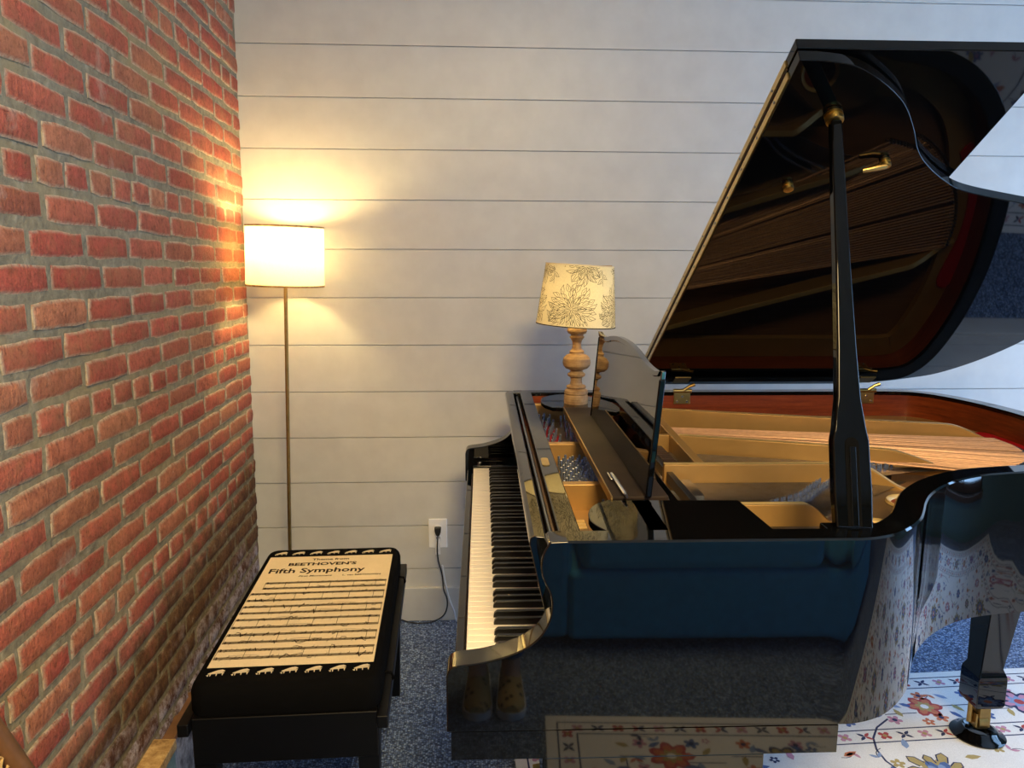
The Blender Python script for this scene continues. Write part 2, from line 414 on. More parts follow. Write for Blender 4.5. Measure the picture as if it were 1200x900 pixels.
# shiplap wall: a backing with each board a piece of its own
wb = struct(MB().box(-.95, XR+.1, YB+.006, YB+.1, 0, ZC).build('wall_back', 'wall_paint'))
S, Z1 = .1759, 2.1464
joints = [ZC]+[z for z in [Z1+S*k for k in (3, 2, 1)] if z < ZC-.02]+[Z1-S*k for k in range(0, 12)]+[.10]
for i, (a, b) in enumerate(zip(joints[:-1], joints[1:])):
    MB().box(-.90, XR, YB, YB+.02, b+.0013, a-.0013).build('board', 'shiplap_paint', wb, bevel=.0012, seg=1)
bb = struct(MB().box(-.84, XR, YB-.016, YB+.001, 0, .138).build('baseboard_back', 'shiplap_paint', bevel=.004))

# brick wall, bricks in American bond
wl = struct(MB().prism([(YF, 0), (YB+.05, 0), (YB+.05, ZC), (YF, ZC)], lambda u, v, t: (brick_x(u, v)-.0045+t, u, v), -.16, 0).build('wall_left', 'mortar'))
def brick_mesh(L, H, D, seed, name):
    """a worn brick lying along +y, its face towards +x: ragged outline, chamfered, lightly dished"""
    r = random.Random(seed); pts = []
    nx = 4 if L > .15 else 2
    for i in range(nx): pts.append((-L/2+L*i/nx, -H/2))
    for i in range(2): pts.append((L/2, -H/2+H*i/2))
    for i in range(nx): pts.append((L/2-L*i/nx, H/2))
    for i in range(2): pts.append((-L/2, H/2-H*i/2))
    j = .0032
    out = []
    for k, (u, v) in enumerate(pts):
        corner = abs(abs(u)-L/2) < 1e-6 and abs(abs(v)-H/2) < 1e-6
        s = .94 if corner else 1.0
        out.append((u*(1-(.012 if corner else 0))+r.uniform(-j, j), v*s+r.uniform(-j, j)*.8))
    inner = [(u*(1-.016/L), v*(1-.016/H)) for u, v in out]
    n = len(out); me = bpy.data.meshes.new(name); v = []; f = []
    v += [(-D, a, b) for a, b in out]; v += [(-.0035+r.uniform(-.0015, .0008), a, b) for a, b in out]; v += [(r.uniform(-.0012, .0012), a, b) for a, b in inner]
    for i in range(n):
        k = (i+1) % n
        f.append((i, k, n+k, n+i)); f.append((n+i, n+k, 2*n+k, 2*n+i))
    f.append(tuple(range(2*n, 3*n)))
    me.from_pydata(v, [], f); me.update(); me.materials.append(M['brick_clay'])
    at = me.attributes.new('edge', 'FLOAT', 'POINT')
    for i in range(3*n): at.data[i].value = 0 if i >= 2*n else 1
    me.polygons.foreach_set('use_smooth', [True]*len(me.polygons)); me.set_sharp_from_angle(angle=math.radians(50))
    return me
STR = [brick_mesh(.201, .0505, .03, 10+i, 'brick') for i in range(8)]
HDR = [brick_mesh(.093, .0505, .03, 40+i, 'brick') for i in range(6)]
bricks = []
for k in range(-18, 25):
    hd = (k % 7 == 0)
    pitch = .107 if hd else .2145
    y0 = (1.447 if hd and k % 2 == 0 else 1.39) if hd else (1.395 if k % 2 == 0 else 1.495)
    rr = random.Random(900+k)
    y = y0-pitch*math.ceil((y0-.15)/pitch)+rr.uniform(-.012, .012)
    while y < YB+.01:
        p = pitch*rr.uniform(.97, 1.03); a, b = y, min(y+p, YB+.004); y += p
        if b-a < .035: continue
        yc = (a+b)/2; zc = 1.598-.0178*yc-.065*k+rr.uniform(-.002, .002)
        if zc < .03 or zc > ZC-.03: continue
        bricks.append((yc, zc, b-a-.0135, hd, rr.uniform(-.0016, .0020), rr.uniform(-.012, .012), rr.randrange(100)))
cam = Vector((0, 0, 1.4212))
def seen(b):
    p = Vector((brick_x(b[0], b[1]), b[0], b[1]))-cam
    fw = Vector((.0522, .985, -.1638)); d = p.dot(fw)
    if d < .2: return 0
    px = 600+904*(p.x-.0529*p.y)/d; py = 450-904*(p.z*.9865+p.y*.1638)/d
    if px < -25 or py < -30 or py > 930: return 0
    return b[2]*.054*(-p.x)/d**3
order = sorted(range(len(bricks)), key=lambda i: -seen(bricks[i]))
single = set(order[:300])
rest = MB(); restattr = []
for i, (yc, zc, L, hd, dx, tw, vi) in enumerate(bricks):
    me = (HDR[vi % 6] if hd else STR[vi % 8]); base = .093 if hd else .201
    T = Matrix.Translation((brick_x(yc, zc)+dx, yc, zc)) @ Matrix.Rotation(.0272+tw*.3, 4, 'Z') @ Matrix.Rotation(-.0178+tw, 4, 'X') @ Matrix.Diagonal((1, L/base, 1, 1))
    if i in single:
        o = bpy.data.objects.new('brick', me); COL.objects.link(o); o.parent = wl; o.matrix_local = T
    else:
        b = len(rest.v); rest.v += [tuple(T @ v.co) for v in me.vertices]
        for p in me.polygons: rest.f.append(tuple(b+q for q in p.vertices)); rest.m.append(0)
        restattr += [d.value for d in me.attributes['edge'].data]
ro = rest.build('brick_remainder', 'brick_clay', wl, smooth=50); ro['kind'] = 'stuff'
at = ro.data.attributes.new('edge', 'FLOAT', 'POINT')
for i, val in enumerate(restattr): at.data[i].value = val
# low painted board at the foot of the brick wall
bl = struct(MB().box(-.03, .022, .3, 2.86, 0, .185, T=lambda p: (brick_x(p[1], 0)+p[0], p[1], p[2])).build('baseboard_left', 'peeling_paint', bevel=.004))
MB().box(-.005, .030, 1.80, 2.84, .185, .200, T=lambda p: (brick_x(p[1], 0)+p[0], p[1], p[2])).build('cap_strip', 'chair_wood', bl, bevel=.003)
q = MB().box(-.005, .052, .35, 1.80, .20, .228, T=lambda p: (brick_x(p[1], 0)+p[0], p[1], p[2])).build('ledge_board', 'raw_board', bl, bevel=.003)
MB().box(.0, .048, .35, 1.798, .02, .200, T=lambda p: (brick_x(p[1], 0)+p[0], p[1], p[2])).build('ledge_face', 'teal_paint', bl, bevel=.003)

# right wall and the wall behind the camera, with their windows
def wall_with_openings(name, F, u0, u1, openings):
    mb = MB(); us = sorted({u0, u1, *[x for o in openings for x in o[:2]]})
    for a, b in zip(us[:-1], us[1:]):
        op = [o for o in openings if o[0] <= a+1e-6 and o[1] >= b-1e-6]
        zs = [(0, ZC)] if not op else [(0, op[0][2]), (op[0][3], ZC)]
        for z0, z1 in zs: mb.box(a, b, 0, .1, z0, z1, T=F)
    return struct(mb.build(name, 'teal_wall'))
FR = lambda p: (XR+p[1], p[0], p[2])
FF = lambda p: (p[0], YF-p[1], p[2])
opR = [(.62, 2.48, .25, 2.2)]
opF = [(.1, 1.4, .8, 2.45), (1.9, 3.2, .8, 2.45)]
wall_with_openings('wall_right', FR, YF-.1, YB+.1, opR)
wall_with_openings('wall_front', FF, -.95, XR+.1, opF)
def window(name, F, o):
    u0, u1, z0, z1 = o; mb = MB(); t = .05
    for a, b, c, d in ((u0, u1, z0, z0+t), (u0, u1, z1-t, z1), (u0, u0+t, z0, z1), (u1-t, u1, z0, z1), (u0, u1, (z0+z1)/2-.025, (z0+z1)/2+.025), ((u0+u1)/2-.02, (u0+u1)/2+.02, z0, z1)):
        mb.box(a, b, .03, .07, c, d, T=F)
    f = struct(mb.build(name, 'dark_wood'))
    MB().box(u0-.05, u1+.05, -.05, .03, z0-.03, z0, T=F).build('window_sill', 'dark_wood', f)
    uc, zc = (u0+u1)/2, (z0+z1)/2
    for a, b in ((u0+t, uc-.02), (uc+.02, u1-t)):
        for c, d in ((z0+t, zc-.025), (zc+.025, z1-t)):
            MB().box(a, b, .047, .052, c, d, T=F).build('pane', 'window_glass', f)
window('window_1', FR, opR[0]); window('window_2', FF, opF[0]); window('window_3', FF, opF[1])

# ================================================================== THE GRAND PIANO
PSI = .0141
piano = tag(empty('grand_piano', (-.0127, 1.228, 0), -PSI), 'glossy black grand piano with its lid propped open on the white rug', 'piano')
Y0, Y1, ZB, TH = -.107, 1.33, .676, .05
def ztop(y): return .9905-.0105*(y-Y0)
plan_pts = [(.16, Y0), (.40, Y0), (.58, Y0), (.628, -.1065), (.675, -.092), (.717, -.064), (.763, -.019), (.796, .027), (.826, .073), (.867, .125), (.922, .177), (.993, .225),
            (1.06, .253), (1.144, .27), (1.25, .287), (1.36, .33), (1.46, .41), (1.535, .53), (1.58, .67), (1.603, .83), (1.607, .95), (1.594, 1.09), (1.553, 1.23), (1.49, 1.305), (1.41, Y1-.003), (1.32, Y1), (1.0, Y1), (.16, Y1)]
plan = resample(catmull(plan_pts, 10), .012)
inner = offset(plan, TH)
rim = MB(); n = len(plan)
rows = [[(x, y, ZB) for x, y in plan], [(x, y, ztop(y)-.003) for x, y in plan], [(x, y, ztop(y)) for x, y in offset(plan, .003)], [(x, y, ztop(y)) for x, y in offset(plan, TH-.003)], [(x, y, ztop(y)-.003) for x, y in inner], [(x, y, ztop(y)-.012) for x, y in inner]]
rim.quad_grid(rows); b = len(rim.v)
rim.quad_grid([[(x, y, ZB) for x, y in plan], [(x, y, ZB) for x, y in inner]])
rim.build('rim', 'piano_black', piano, smooth=40)
ir = MB(); ir.quad_grid([[(x, y, ztop(y)-.012) for x, y in inner], [(x, y, .80) for x, y in inner]])
ir.build('inner_rim', 'mahogany', piano, smooth=40)
# front arms with their swept profile
armp = [(-.028, .674), (-.028, .768), (-.024, .780), (-.012, .787), (.031, .793), (.070, .804), (.098, .817), (.118, .834), (.131, .856), (.1365, .882), (.134, .905), (.126, .922), (.1205, .938), (.1195, .956), (.124, .974), (.133, .9895)]
armp = [armp[0]]+catmull(armp[1:], 5)+[(.162, .9905), (.162, .674)]
for ya, yb, dz in ((Y0, Y0+TH, 0), (Y1-TH, Y1, -.0145)):
    pp = [(x, z+(dz*max(0, (z-.80)/.19) if z > .8 else 0)) for x, z in armp]
    MB().prism(pp, lambda u, v, t: (u, t, v), ya, yb).build('arm', 'piano_black', piano, smooth=30, bevel=.003)
# key bed, blocks and rails
MB().box(-.021, .605, Y0+.001, Y1-.001, .625, .6735).build('key_bed', 'piano_black', piano)
MB().box(-.020, -.003, Y0+TH, Y1-TH, .66, .722).build('key_slip', 'piano_black', piano, bevel=.003)
for a, b in ((Y0+TH+.001, -.003), (1.228, Y1-TH-.001)):
    MB().box(-.002, .165, a, b, .675, .742).build('key_block', 'piano_black', piano, bevel=.004)
MB().lathe([(.0, 0), (.007, 0), (.007, .006), (.0, .008)], 12, (.02, 1.25, .742)).build('screw', 'steel', piano, smooth=40)
# keyboard
kb = MB().box(.0, .30, 0, 1.225, .675, .705).build('keyboard', 'dark_wood', piano)
PW = 1.225/52
wk = MB().box(0, .16, -PW/2+.0009, PW/2-.0009, .708, .735).build('white_key', 'ivory', kb, bevel=.0012, seg=1)
wk.location = (0, PW/2, 0)
for i in range(1, 52):
    o = wk.copy(); COL.objects.link(o); o.parent = kb; o.location = (0, PW*(i+.5), 0)
bkp = [(.050, .735), (.0515, .7425), (.057, .7475), (.165, .7475), (.165, .728), (.050, .728)]
bk = None
for j in range(51):
    nt = 'ABCDEFG'[j % 7]
    if nt not in 'ACDFG': continue
    off = {'A': .003, 'C': -.0028, 'D': .0028, 'F': -.0034, 'G': 0}[nt]
    y = 1.225-(j+1)*PW-off
    if bk is None:
        mb = MB(); nn = len(bkp); b0 = 0
        mb.v += [(x, -.0058 if z < .74 else -.0047, z) for x, z in bkp]+[(x, .0058 if z < .74 else .0047, z) for x, z in bkp]
        mb.f += [tuple(range(nn)), tuple(range(2*nn-1, nn-1, -1))]+[(i, nn+i, nn+(i+1) % nn, (i+1) % nn) for i in range(nn)]; mb.m += [0]*(nn+2)
        bk = mb.build('black_key', 'ebony', kb, bevel=.001, seg=1); o = bk
    else:
        o = bk.copy(); COL.objects.link(o); o.parent = kb
    o.location = (0, y, 0)
# little note stickers left on a few keys
for j in (44, 42, 40, 37, 35, 33, 30, 28):
    MB().box(.105, .138, PW*(51-j)+.0085, PW*(51-j)+.0125, .7352, .7358).build('key_sticker', 'paper_white', kb)
# fallboard (open) and the front rail behind it
fbp = [(.152, .752), (.104, .968), (.106, .977), (.112, .980), (.130, .9785), (.133, .972), (.158, .76)]
fb = MB().prism(fbp, lambda u, v, t: (u, t, v), Y0+TH+.002, Y1-TH-.002).build('fallboard', 'piano_black', piano, smooth=30, bevel=.002)
MB().tube([(.143, -.05, .962), (.143, 1.27, .962)], .004, 8).build('fallboard_hinge', 'chrome_dark', fb, smooth=60)
fr = MB().box(.153, .190, Y0+TH+.002, Y1-TH-.002, .952, .978).build('front_rail', 'piano_black', piano, bevel=.003)
def stadium(cx, cy, a, b, n=10):
    pts = []
    for k in range(n+1): t = PI*k/n; pts.append((cx+a*math.cos(t), cy+b-a+a*math.sin(t)))
    for k in range(n+1): t = PI+PI*k/n; pts.append((cx+a*math.cos(t), cy-b+a+a*math.sin(t)))
    return pts
MB().prism(stadium(.166, .40, .008, .032), lambda u, v, t: (u, v, t), .9782, .9795).build('lock_plate', 'brass', fr, smooth=40)
# cast plate and soundboard
sbi = resample(inner, .05)
MB().prism([(.17, Y0+TH), *sbi[2:-2], (.17, Y1-TH)], lambda u, v, t: (u, v, t), .855, .862).build('soundboard', 'soundboard_wood', piano)
plate = MB()
ins = offset(plan, TH+.001); deep = offset(plan, TH+.075)
k0 = next(i for i, p in enumerate(plan) if p[0] > .60); k1 = max(i for i, p in enumerate(plan) if p[0] > .60)
seg = range(k0, k1+1, 2)
plate.quad_grid([[(*ins[i], .893) for i in seg], [(*deep[i], .893) for i in seg], [(*deep[i], .872) for i in seg]])
plate.prism([(.192, Y0+TH+.01), (.60, Y0+TH+.01), (.60, .10), (.45, .18), (.45, 1.10), (.60, 1.16), (.60, Y1-TH-.01), (.192, Y1-TH-.01)], lambda u, v, t: (u, v, t), .872, .893)
pl = plate.build('iron_plate', 'plate_gold', piano, smooth=40)
# treble corner of the plate with its round openings
tre = [(.60, -.05), (.68, -.035), (.735, .02), (.775, .085), (.83, .15), (.90, .215), (1.0, .285), (1.09, .315), (1.13, .36), (1.10, .42), (1.0, .44), (.90, .40), (.80, .30), (.70, .20), (.60, .13)]
MB().prism(catmull(tre+[tre[0]], 4)[:-1], lambda u, v, t: (u, v, t), .888, .8965).build('treble_web', 'plate_bronze', pl, smooth=40)
for cx, cy, r in ((.955, .335, .042), (.80, .185, .04), (.69, .075, .034)):
    MB().lathe([(r, .0), (r+.004, .006), (r+.010, .008), (r+.012, .002)], 28, (cx, cy, .896), cap=False).build('opening_ring', 'plate_edge', pl, smooth=60)
    MB().lathe([(.0, .0), (r, .0)], 28, (cx, cy, .8975), cap=False).build('opening', 'mahogany', pl)
def strut(p0, p1, end, z0=.885, z1=.947, th=.016, drop=.13):
    """a plate rib whose top runs level, then swoops down to the web"""
    a = Vector((*p0, 0)); b = Vector((*p1, 0)); e = Vector((*end, 0)); path = [a.lerp(b, i/8) for i in range(9)]; tops = [z1]*9
    for i in range(1, 11):
        t = i/10; path.append(b.lerp(e, t)); s = t*t*(3-2*t); tops.append(z1+(z0+.012-z1)*s)
    mb = MB(); Ls = []; 
    for i, p in enumerate(path):
        d = (path[min(i+1, len(path)-1)]-path[max(i-1, 0)]).normalized(); nrm = Vector((-d.y, d.x, 0))
        Ls.append([p+nrm*th/2+Vector((0, 0, z0)), p+nrm*th/2+Vector((0, 0, tops[i])), p-nrm*th/2+Vector((0, 0, tops[i])), p-nrm*th/2+Vector((0, 0, z0))])
    mb.quad_grid(Ls, False); 
    mb.poly(Ls[0]); mb.poly(Ls[-1])
    o = mb.build('rib', 'plate_gold', pl, smooth=40, bevel=.002)
    ed = MB(); ed.quad_grid([[r[1]+Vector((0, 0, .0008)), r[2]+Vector((0, 0, .0008))] for r in Ls]); ed.build('rib_top', 'plate_edge', pl)
strut((.585, 1.145), (1.37, .905), (1.515, .835))
strut((.56, .785), (1.03, .625), (1.237, .573))
strut((.45, .493), (.90, .487), (1.008, .430))
strut((.47, .199), (.655, .197), (.735, .225))
mb = MB(); mb.prism([(.525, .50), (.548, .50), (.566, 1.05), (.543, 1.05)], lambda u, v, t: (u, v, t), .885, .947); mb.build('cross_rib', 'plate_gold', pl, bevel=.002)
MB().box(.42, .545, .79, .806, .885, .945).build('cross_rib', 'plate_gold', pl, bevel=.002)
for y in (.69, .337, 1.22):
    MB().box(.195, .40, y-.012, y+.012, .89, .950).build('pin_rib', 'plate_gold', pl, bevel=.003)
# tail hitch rail, red cloth
MB().prism(catmull([(1.46, .60), (1.51, .70), (1.525, .83), (1.51, .98), (1.555, .99), (1.57, .84), (1.545, .68), (1.49, .57), (1.46, .60)], 5)[:-1], lambda u, v, t: (u, v, t), .893, .8985).build('felt_strip', 'red_felt', pl)
MB().box(.225, .265, .78, 1.19, .895, .899, T=lambda p: (p[0]+(p[1]-.78)*-.06, p[1], p[2])).build('felt_strip', 'red_felt', pl)
hr = MB()
arc = resample(catmull([(1.20, .52), (1.33, .56), (1.43, .65), (1.475, .76), (1.48, .85)], 8), .011)
for x, y in arc:
    hr.lathe([(.0035, 0), (.0035, .022), (0, .024)], 6, (x, y, .893)); hr.lathe([(.003, 0), (.003, .018), (0, .02)], 6, (x+.012, y-.004, .893))
tag(hr.build('hitch_pins', 'chrome_dark', pl, smooth=50), kind='stuff')
# strings
def lerp(a, b, t): return tuple(x+(y-x)*t for x, y in zip(a, b))
st = MB(); N = 42
for i in range(N):
    t = i/(N-1); a = lerp((.55, 1.03), (.55, .85), t)
    s = t*(len(arc)-1); b = arc[len(arc)-1-int(s)]
    st.tube([(a[0], a[1], .912), (b[0], b[1], .915)], .0026, 6)
tag(st.build('bass_strings', 'copper', pl, smooth=60), kind='stuff')
st = MB()
for i in range(60):                                             # tenor, between the middle ribs
    y = .52+(.765-.52)*i/59; L = .95+.28*i/59
    st.tube([(.50, y, .905), (L, y-.14*(y-.5)/.26*(L-.5)/.55, .903)], .0009, 4)
for i in range(66):                                             # treble
    y = .215+(.475-.215)*i/65; L = .70+.32*i/65
    st.tube([(.49, y, .905), (L, y+.004, .903)], .0009, 4)
for i in range(44):
    y = -.02+(.185+.02)*i/43; st.tube([(.49, y, .905), (.60+.10*i/43, y, .903)], .0009, 4)
tag(st.build('steel_strings', 'steel', pl, smooth=60), kind='stuff')
br = catmull([(.60, .262), (.65, .315), (.72, .36), (.80, .45), (.90, .555), (1.05, .62)], 8)
MB().prism(offset(br, .014)+offset(br, -.014)[::-1], lambda u, v, t: (u, v, t), .86, .897).build('bridge', 'dark_wood', pl)
pn = MB()
for k, (x, y) in enumerate(resample(br, .011)):
    for d in (-.009, .009): pn.lathe([(.0034, 0), (.0034, .017), (0, .018)], 6, (x-d*.5+(.003 if k % 2 else 0), y+d, .897))
tag(pn.build('bridge_pins', 'pin_steel', pl, smooth=50), kind='stuff')
pn = MB()
def pins(x0, x1, y0, y1, nx, ny, skew=0):
    for i in range(ny):
        for j in range(nx):
            y = y0+(y1-y0)*(i+.5*(j % 2))/ny; dx = (x1-x0)/max(1, nx-1); x = x0+dx*j+skew*(i/ny)+dx*((i*2) % 5)/5
            pn.lathe([(.0036, 0), (.0036, .026), (.0031, .034), (0, .0345)], 7, (x, y, .893))
pins(.203, .236, .80, 1.20, 3, 10, -.004); pins(.275, .31, .80, 1.20, 2, 12)
pins(.212, .282, .43, .668, 5, 11, .01); pins(.30, .33, .45, .672, 2, 11); pins(.262, .315, .20, .318, 3, 5)
tag(pn.build('tuning_pins', 'pin_steel', pl, smooth=50), kind='stuff')
MB().box(.212, .236, .19, .255, .893, .8985).build('cast_emblem', 'plate_bronze', pl, bevel=.001)
for i in range(3): MB().box(.215, .233, .197+.019*i, .209+.019*i, .8985, .9005).build('cast_letter', 'plate_edge', pl)
# damper rail and treble agraffes
MB().box(.455, .470, .10, 1.18, .905, .930).build('damper_rail', 'satin_black', pl, bevel=.002)
ag = MB()
for i in range(20): ag.box(.474, .502, .34+.006*i, .3445+.006*i, .905, .919)
tag(ag.build('agraffes', 'steel', pl), kind='stuff')
dm = MB()
for i in range(14): dm.box(.474, .505, .56+.014*i, .570+.014*i, .907, .925)
tag(dm.build('dampers', 'dark_wood', pl), kind='stuff')
# dark cheek shelf inside the near rim
MB().prism([(.30, -.055), (.30, .122), (.499, .118), (.507, -.04), (.60, -.055)], lambda u, v, t: (u, v, t), .955, .981).build('cheek_shelf', 'piano_black', piano, bevel=.002)
# music desk: tray ends, felted slide, upright panel
far = catmull([(.215, 1.03), (.208, 1.09), (.225, 1.16), (.29, 1.205), (.36, 1.175), (.40, 1.08), (.405, .985)], 6)+[(.30, .975), (.235, .985)]
MB().prism(far, lambda u, v, t: (u, v, t), .972, .984).build('desk_shelf', 'piano_black', piano, smooth=30, bevel=.002)
near = [(.335, -.052), (.335, .128), (.262, .128)]+catmull([(.262, .128), (.228, .095), (.212, .045), (.216, -.005), (.24, -.052)], 6)[1:]
MB().prism(near, lambda u, v, t: (u, v, t), .966, .981).build('desk_shelf', 'piano_black', piano, smooth=30, bevel=.002)
MB().box(.268, .373, .13, .98, .972, .985).build('desk_slide', 'plank_brown', piano, bevel=.002)
MB().box(.2655, .2685, .128, .982, .970, .9858).build('slide_trim', 'brass_dull', piano)
MB().box(.378, .398, .05, 1.10, .955, .970).build('desk_runner', 'piano_black', piano, bevel=.003)
half = [(.0, 1.2375), (.06, 1.2365), (.12, 1.2325), (.18, 1.2255), (.23, 1.2185), (.28, 1.2150), (.325, 1.2145), (.345, 1.2165), (.367, 1.2195)]
half = catmull(half, 4); CY = .490
top = [(CY-y, z) for y, z in half[::-1]]+[(CY+y, z) for y, z in half[1:]]
prof = [(CY-.367, .985)]+top+[(CY+.367, .985)]
FD = lambda u, v, t: (.3295+.0837*(v-.985)+t, u, v)
md = MB().prism(prof, FD, 0, .009).build('music_desk', 'desk_black', piano, bevel=.0025)
# raised moulding around the panel
mo = MB(); ins2 = [(CY+(y-CY)*.955, z-.012) for y, z in top]
mo.quad_grid([[FD(y, z, -.0035) for y, z in top], [FD(CY+(y-CY)*.965, z-.010, -.0035) for y, z in top], [FD(CY+(y-CY)*.955, z-.013, .0005) for y, z in top]])
mo.quad_grid([[FD(y, z, .002) for y, z in top], [FD(y, z, -.0035) for y, z in top]])
mo.build('desk_moulding', 'desk_black', md, smooth=40)
MB().box(CY-.369, CY-.363, 0, .012, .985, 1.205, T=lambda p: FD(p[0], p[2], p[1]-.002)).build('desk_stile', 'lid_black', md, bevel=.003)
MB().box(CY+.363, CY+.369, 0, .012, .985, 1.205, T=lambda p: FD(p[0], p[2], p[1]-.002)).build('desk_stile', 'lid_black', md, bevel=.003)
# lid
LT = math.radians(31.5); LY, LZ = 1.335, .988
def FL(x, s, t): return (x, LY-s*math.cos(LT)+t*math.sin(LT), LZ+s*math.sin(LT)+t*math.cos(LT))
lidp = [(.557, .012), (.557, 1.4455), (.589, 1.4455), (.65, 1.436), (.707, 1.408), (.78, 1.352), (.834, 1.286), (.874, 1.226), (.914, 1.182), (.978, 1.131), (1.051, 1.091), (1.198, 1.051), (1.33, 1.02), (1.47, .945), (1.57, .83), (1.635, .68), (1.668, .52), (1.662, .36), (1.615, .216), (1.538, .105), (1.45, .058), (1.369, .03), (1.28, .014)]
lp = [lidp[0], lidp[1]]+catmull(lidp[2:22], 6)+[lidp[22]]
lid = MB().prism(lp, FL, 0, .021).build('lid', 'lid_black', piano, smooth=30, bevel=.0015)
flap = MB().box(.557, 1.012, .012, 1.4455, 0, .021, T=lambda p: FL(p[0], p[1], p[2]+.0265)).build('lid_flap', 'lid_black', lid, bevel=.002)
for t0 in (.0035, .030):
    MB().box(.5545, .5575, .06, 1.40, t0, t0+.014, T=lambda p: FL(*p)).build('hinge_leaf', 'brass', lid)
MB().tube([FL(.5555, .06, .0238), FL(.5555, 1.40, .0238)], .0018, 8).build('hinge_knuckle', 'dark_wood', lid, smooth=60)
for i in range(14):
    for t0 in (.0105, .037):
        c = Vector(FL(.5545, .10+.095*i, t0)); MB().tube([c, c+Vector((-.0012, 0, 0))], .0026, 8).build('hinge_screw', 'chrome_dark', lid, smooth=40)
nrm = Vector((0, -math.sin(LT), -math.cos(LT)))
def lid_knob(x, s, r, h):
    a = Vector(FL(x, s, 0)); o = MB().tube([a, a+nrm*h*.3, a+nrm*h*.3, a+nrm*h*.55, a+nrm*h*.55, a+nrm*h, a+nrm*h*1.05], [r, r, r*.8, r*.8, r, r*.95, r*.6], 20).build('prop_cup', 'brass', lid, smooth=40); return a
lid_knob(.661, 1.11, .011, .012)
cup = lid_knob(.668, 1.318, .0165, .016)
a = lid_knob(.826, 1.19, .010, .014)
MB().tube([a+nrm*.013, a+nrm*.014+Vector((-.02, .0, -.003)), a+nrm*.014+Vector((-.044, .006, -.008))], [.0065, .0065, .005], 10).build('latch_lever', 'brass_dull', lid, smooth=50)
# prop stick
p0 = Vector((.630, -.052, .985)); p1 = cup+nrm*.016
ax = (p1-p0); LP = ax.length; ax.normalize(); sx = Vector((1, 0, 0)); sx = (sx-ax*sx.dot(ax)).normalized(); sy = ax.cross(sx)
if sy.y > 0: sy = -sy
def FP(u, l, t): return p0+sx*u+ax*l+sy*t
out = [(-.030, 0), (-.032, .06), (-.031, .145), (-.027, .165), (-.0205, .215), (-.017, .30), (-.0135, .45), (-.0115, .60), (-.0095, LP)]
prp = out+[(-u, l) for u, l in out[::-1]]
lpz = MB().prism(prp, FP, -.010, .010).build('lid_prop', 'lid_black', piano, smooth=20, bevel=.004, seg=3)
sl = [(.0115*math.cos(t), .138+.0115*math.sin(t)) for t in [PI*k/8 for k in range(9)]]
MB().prism([(.0115, 0.004)]+sl+[(-.0115, .004)], FP, .0098, .0108).build('prop_slot', 'cloth_black', lpz)
MB().prism([(.0055, 0.004), (.0055, .134), (-.0055, .134), (-.0055, .004)], FP, .0108, .0140).build('inner_prop', 'lid_black', lpz, bevel=.002)
MB().box(.585, .675, -.075, -.028, .955, .9895).build('prop_base', 'piano_black', piano, bevel=.003)
# lid hinges on the spine side
for hx in (.694, 1.318):
    h = MB().box(hx-.028, hx+.028, Y1-TH-.004, Y1-TH-.0002, .936, .974).build('lid_hinge', 'brass', piano, bevel=.002)
    MB().tube([(hx-.03, Y1-TH-.006, .981), (hx+.03, Y1-TH-.006, .981)], .007, 12).build('hinge_barrel', 'brass', h, smooth=50)
    MB().tube([(hx+.004, Y1-TH-.010, .984), (hx+.022, Y1-TH-.012, .998), (hx+.038, Y1-TH-.014, 1.004)], [.006, .005, .007], 10).build('hinge_pin', 'brass', h, smooth=50)
    a = Vector(FL(hx, .055, -.001)); mb = MB(); mb.box(hx-.026, hx+.026, .03, .075, -.0025, -.0002, T=lambda p: FL(*p)); mb.build('hinge_plate', 'brass_dull', h)
    for dx, dz in ((-.017, .945), (.017, .945), (0, .962)):
        MB().tube([(hx+dx, Y1-TH-.0038, dz), (hx+dx, Y1-TH-.0056, dz)], .0035, 10).build('hinge_screw', 'steel', h, smooth=40)
# legs: a tapered square leg with a block foot, brass caster
def leg(x, y, rz, top, w=.115):
    root = empty('leg', (x, y, 0), rz, piano)
    mb = MB(); prof = [(w/2, top), (w/2*.985, top-.04), (.034, .235), (.042, .215), (.0435, .205), (.0435, .125), (.038, .112)]
    lean = .032 if x > .5 else 0
    ca, sa = math.cos(rz), math.sin(rz)
    rows = [[(a*r+lean*ca*max(0, (z-.24)/.44), b*r-lean*sa*max(0, (z-.24)/.44), z) for a, b in ((1, 1), (-1, 1), (-1, -1), (1, -1))] for r, z in prof]
    b = mb.quad_grid(rows, True); mb.f.append((b+3, b+2, b+1, b)); mb.m.append(0); q = b+4*(len(prof)-1); mb.f.append((q, q+1, q+2, q+3)); mb.m.append(0)
    mb.build('leg_post', 'piano_black', root, bevel=.003)
    mb = MB(); mb.box(-.016, .016, -.026, .026, .075, .113); mb.tube([(-.03, 0, .113), (-.03, 0, .05)], .008, 8); mb.box(-.022, -.016, -.02, .02, .04, .085); mb.box(.016, .022, -.02, .02, .04, .085)
    mb.build('caster_fork', 'brass_dull', root, bevel=.002)
    MB().tube([(-.014, 0, .055), (.014, 0, .055)], .026, 20).build('caster_wheel', 'brass_dull', root, smooth=40)
    return root
LEGS = [(1.515, .835, 0, .68), (.31, -.02, 0, .60), (.31, 1.24, 0, .60)]
for a in LEGS: leg(*a)
for y in (-.02, 1.24):
    MB().box(.125, .487, max(y-.085, Y0+.003), min(y+.085, Y1-.003), .572, .625).build('leg_block', 'piano_black', piano, bevel=.003)
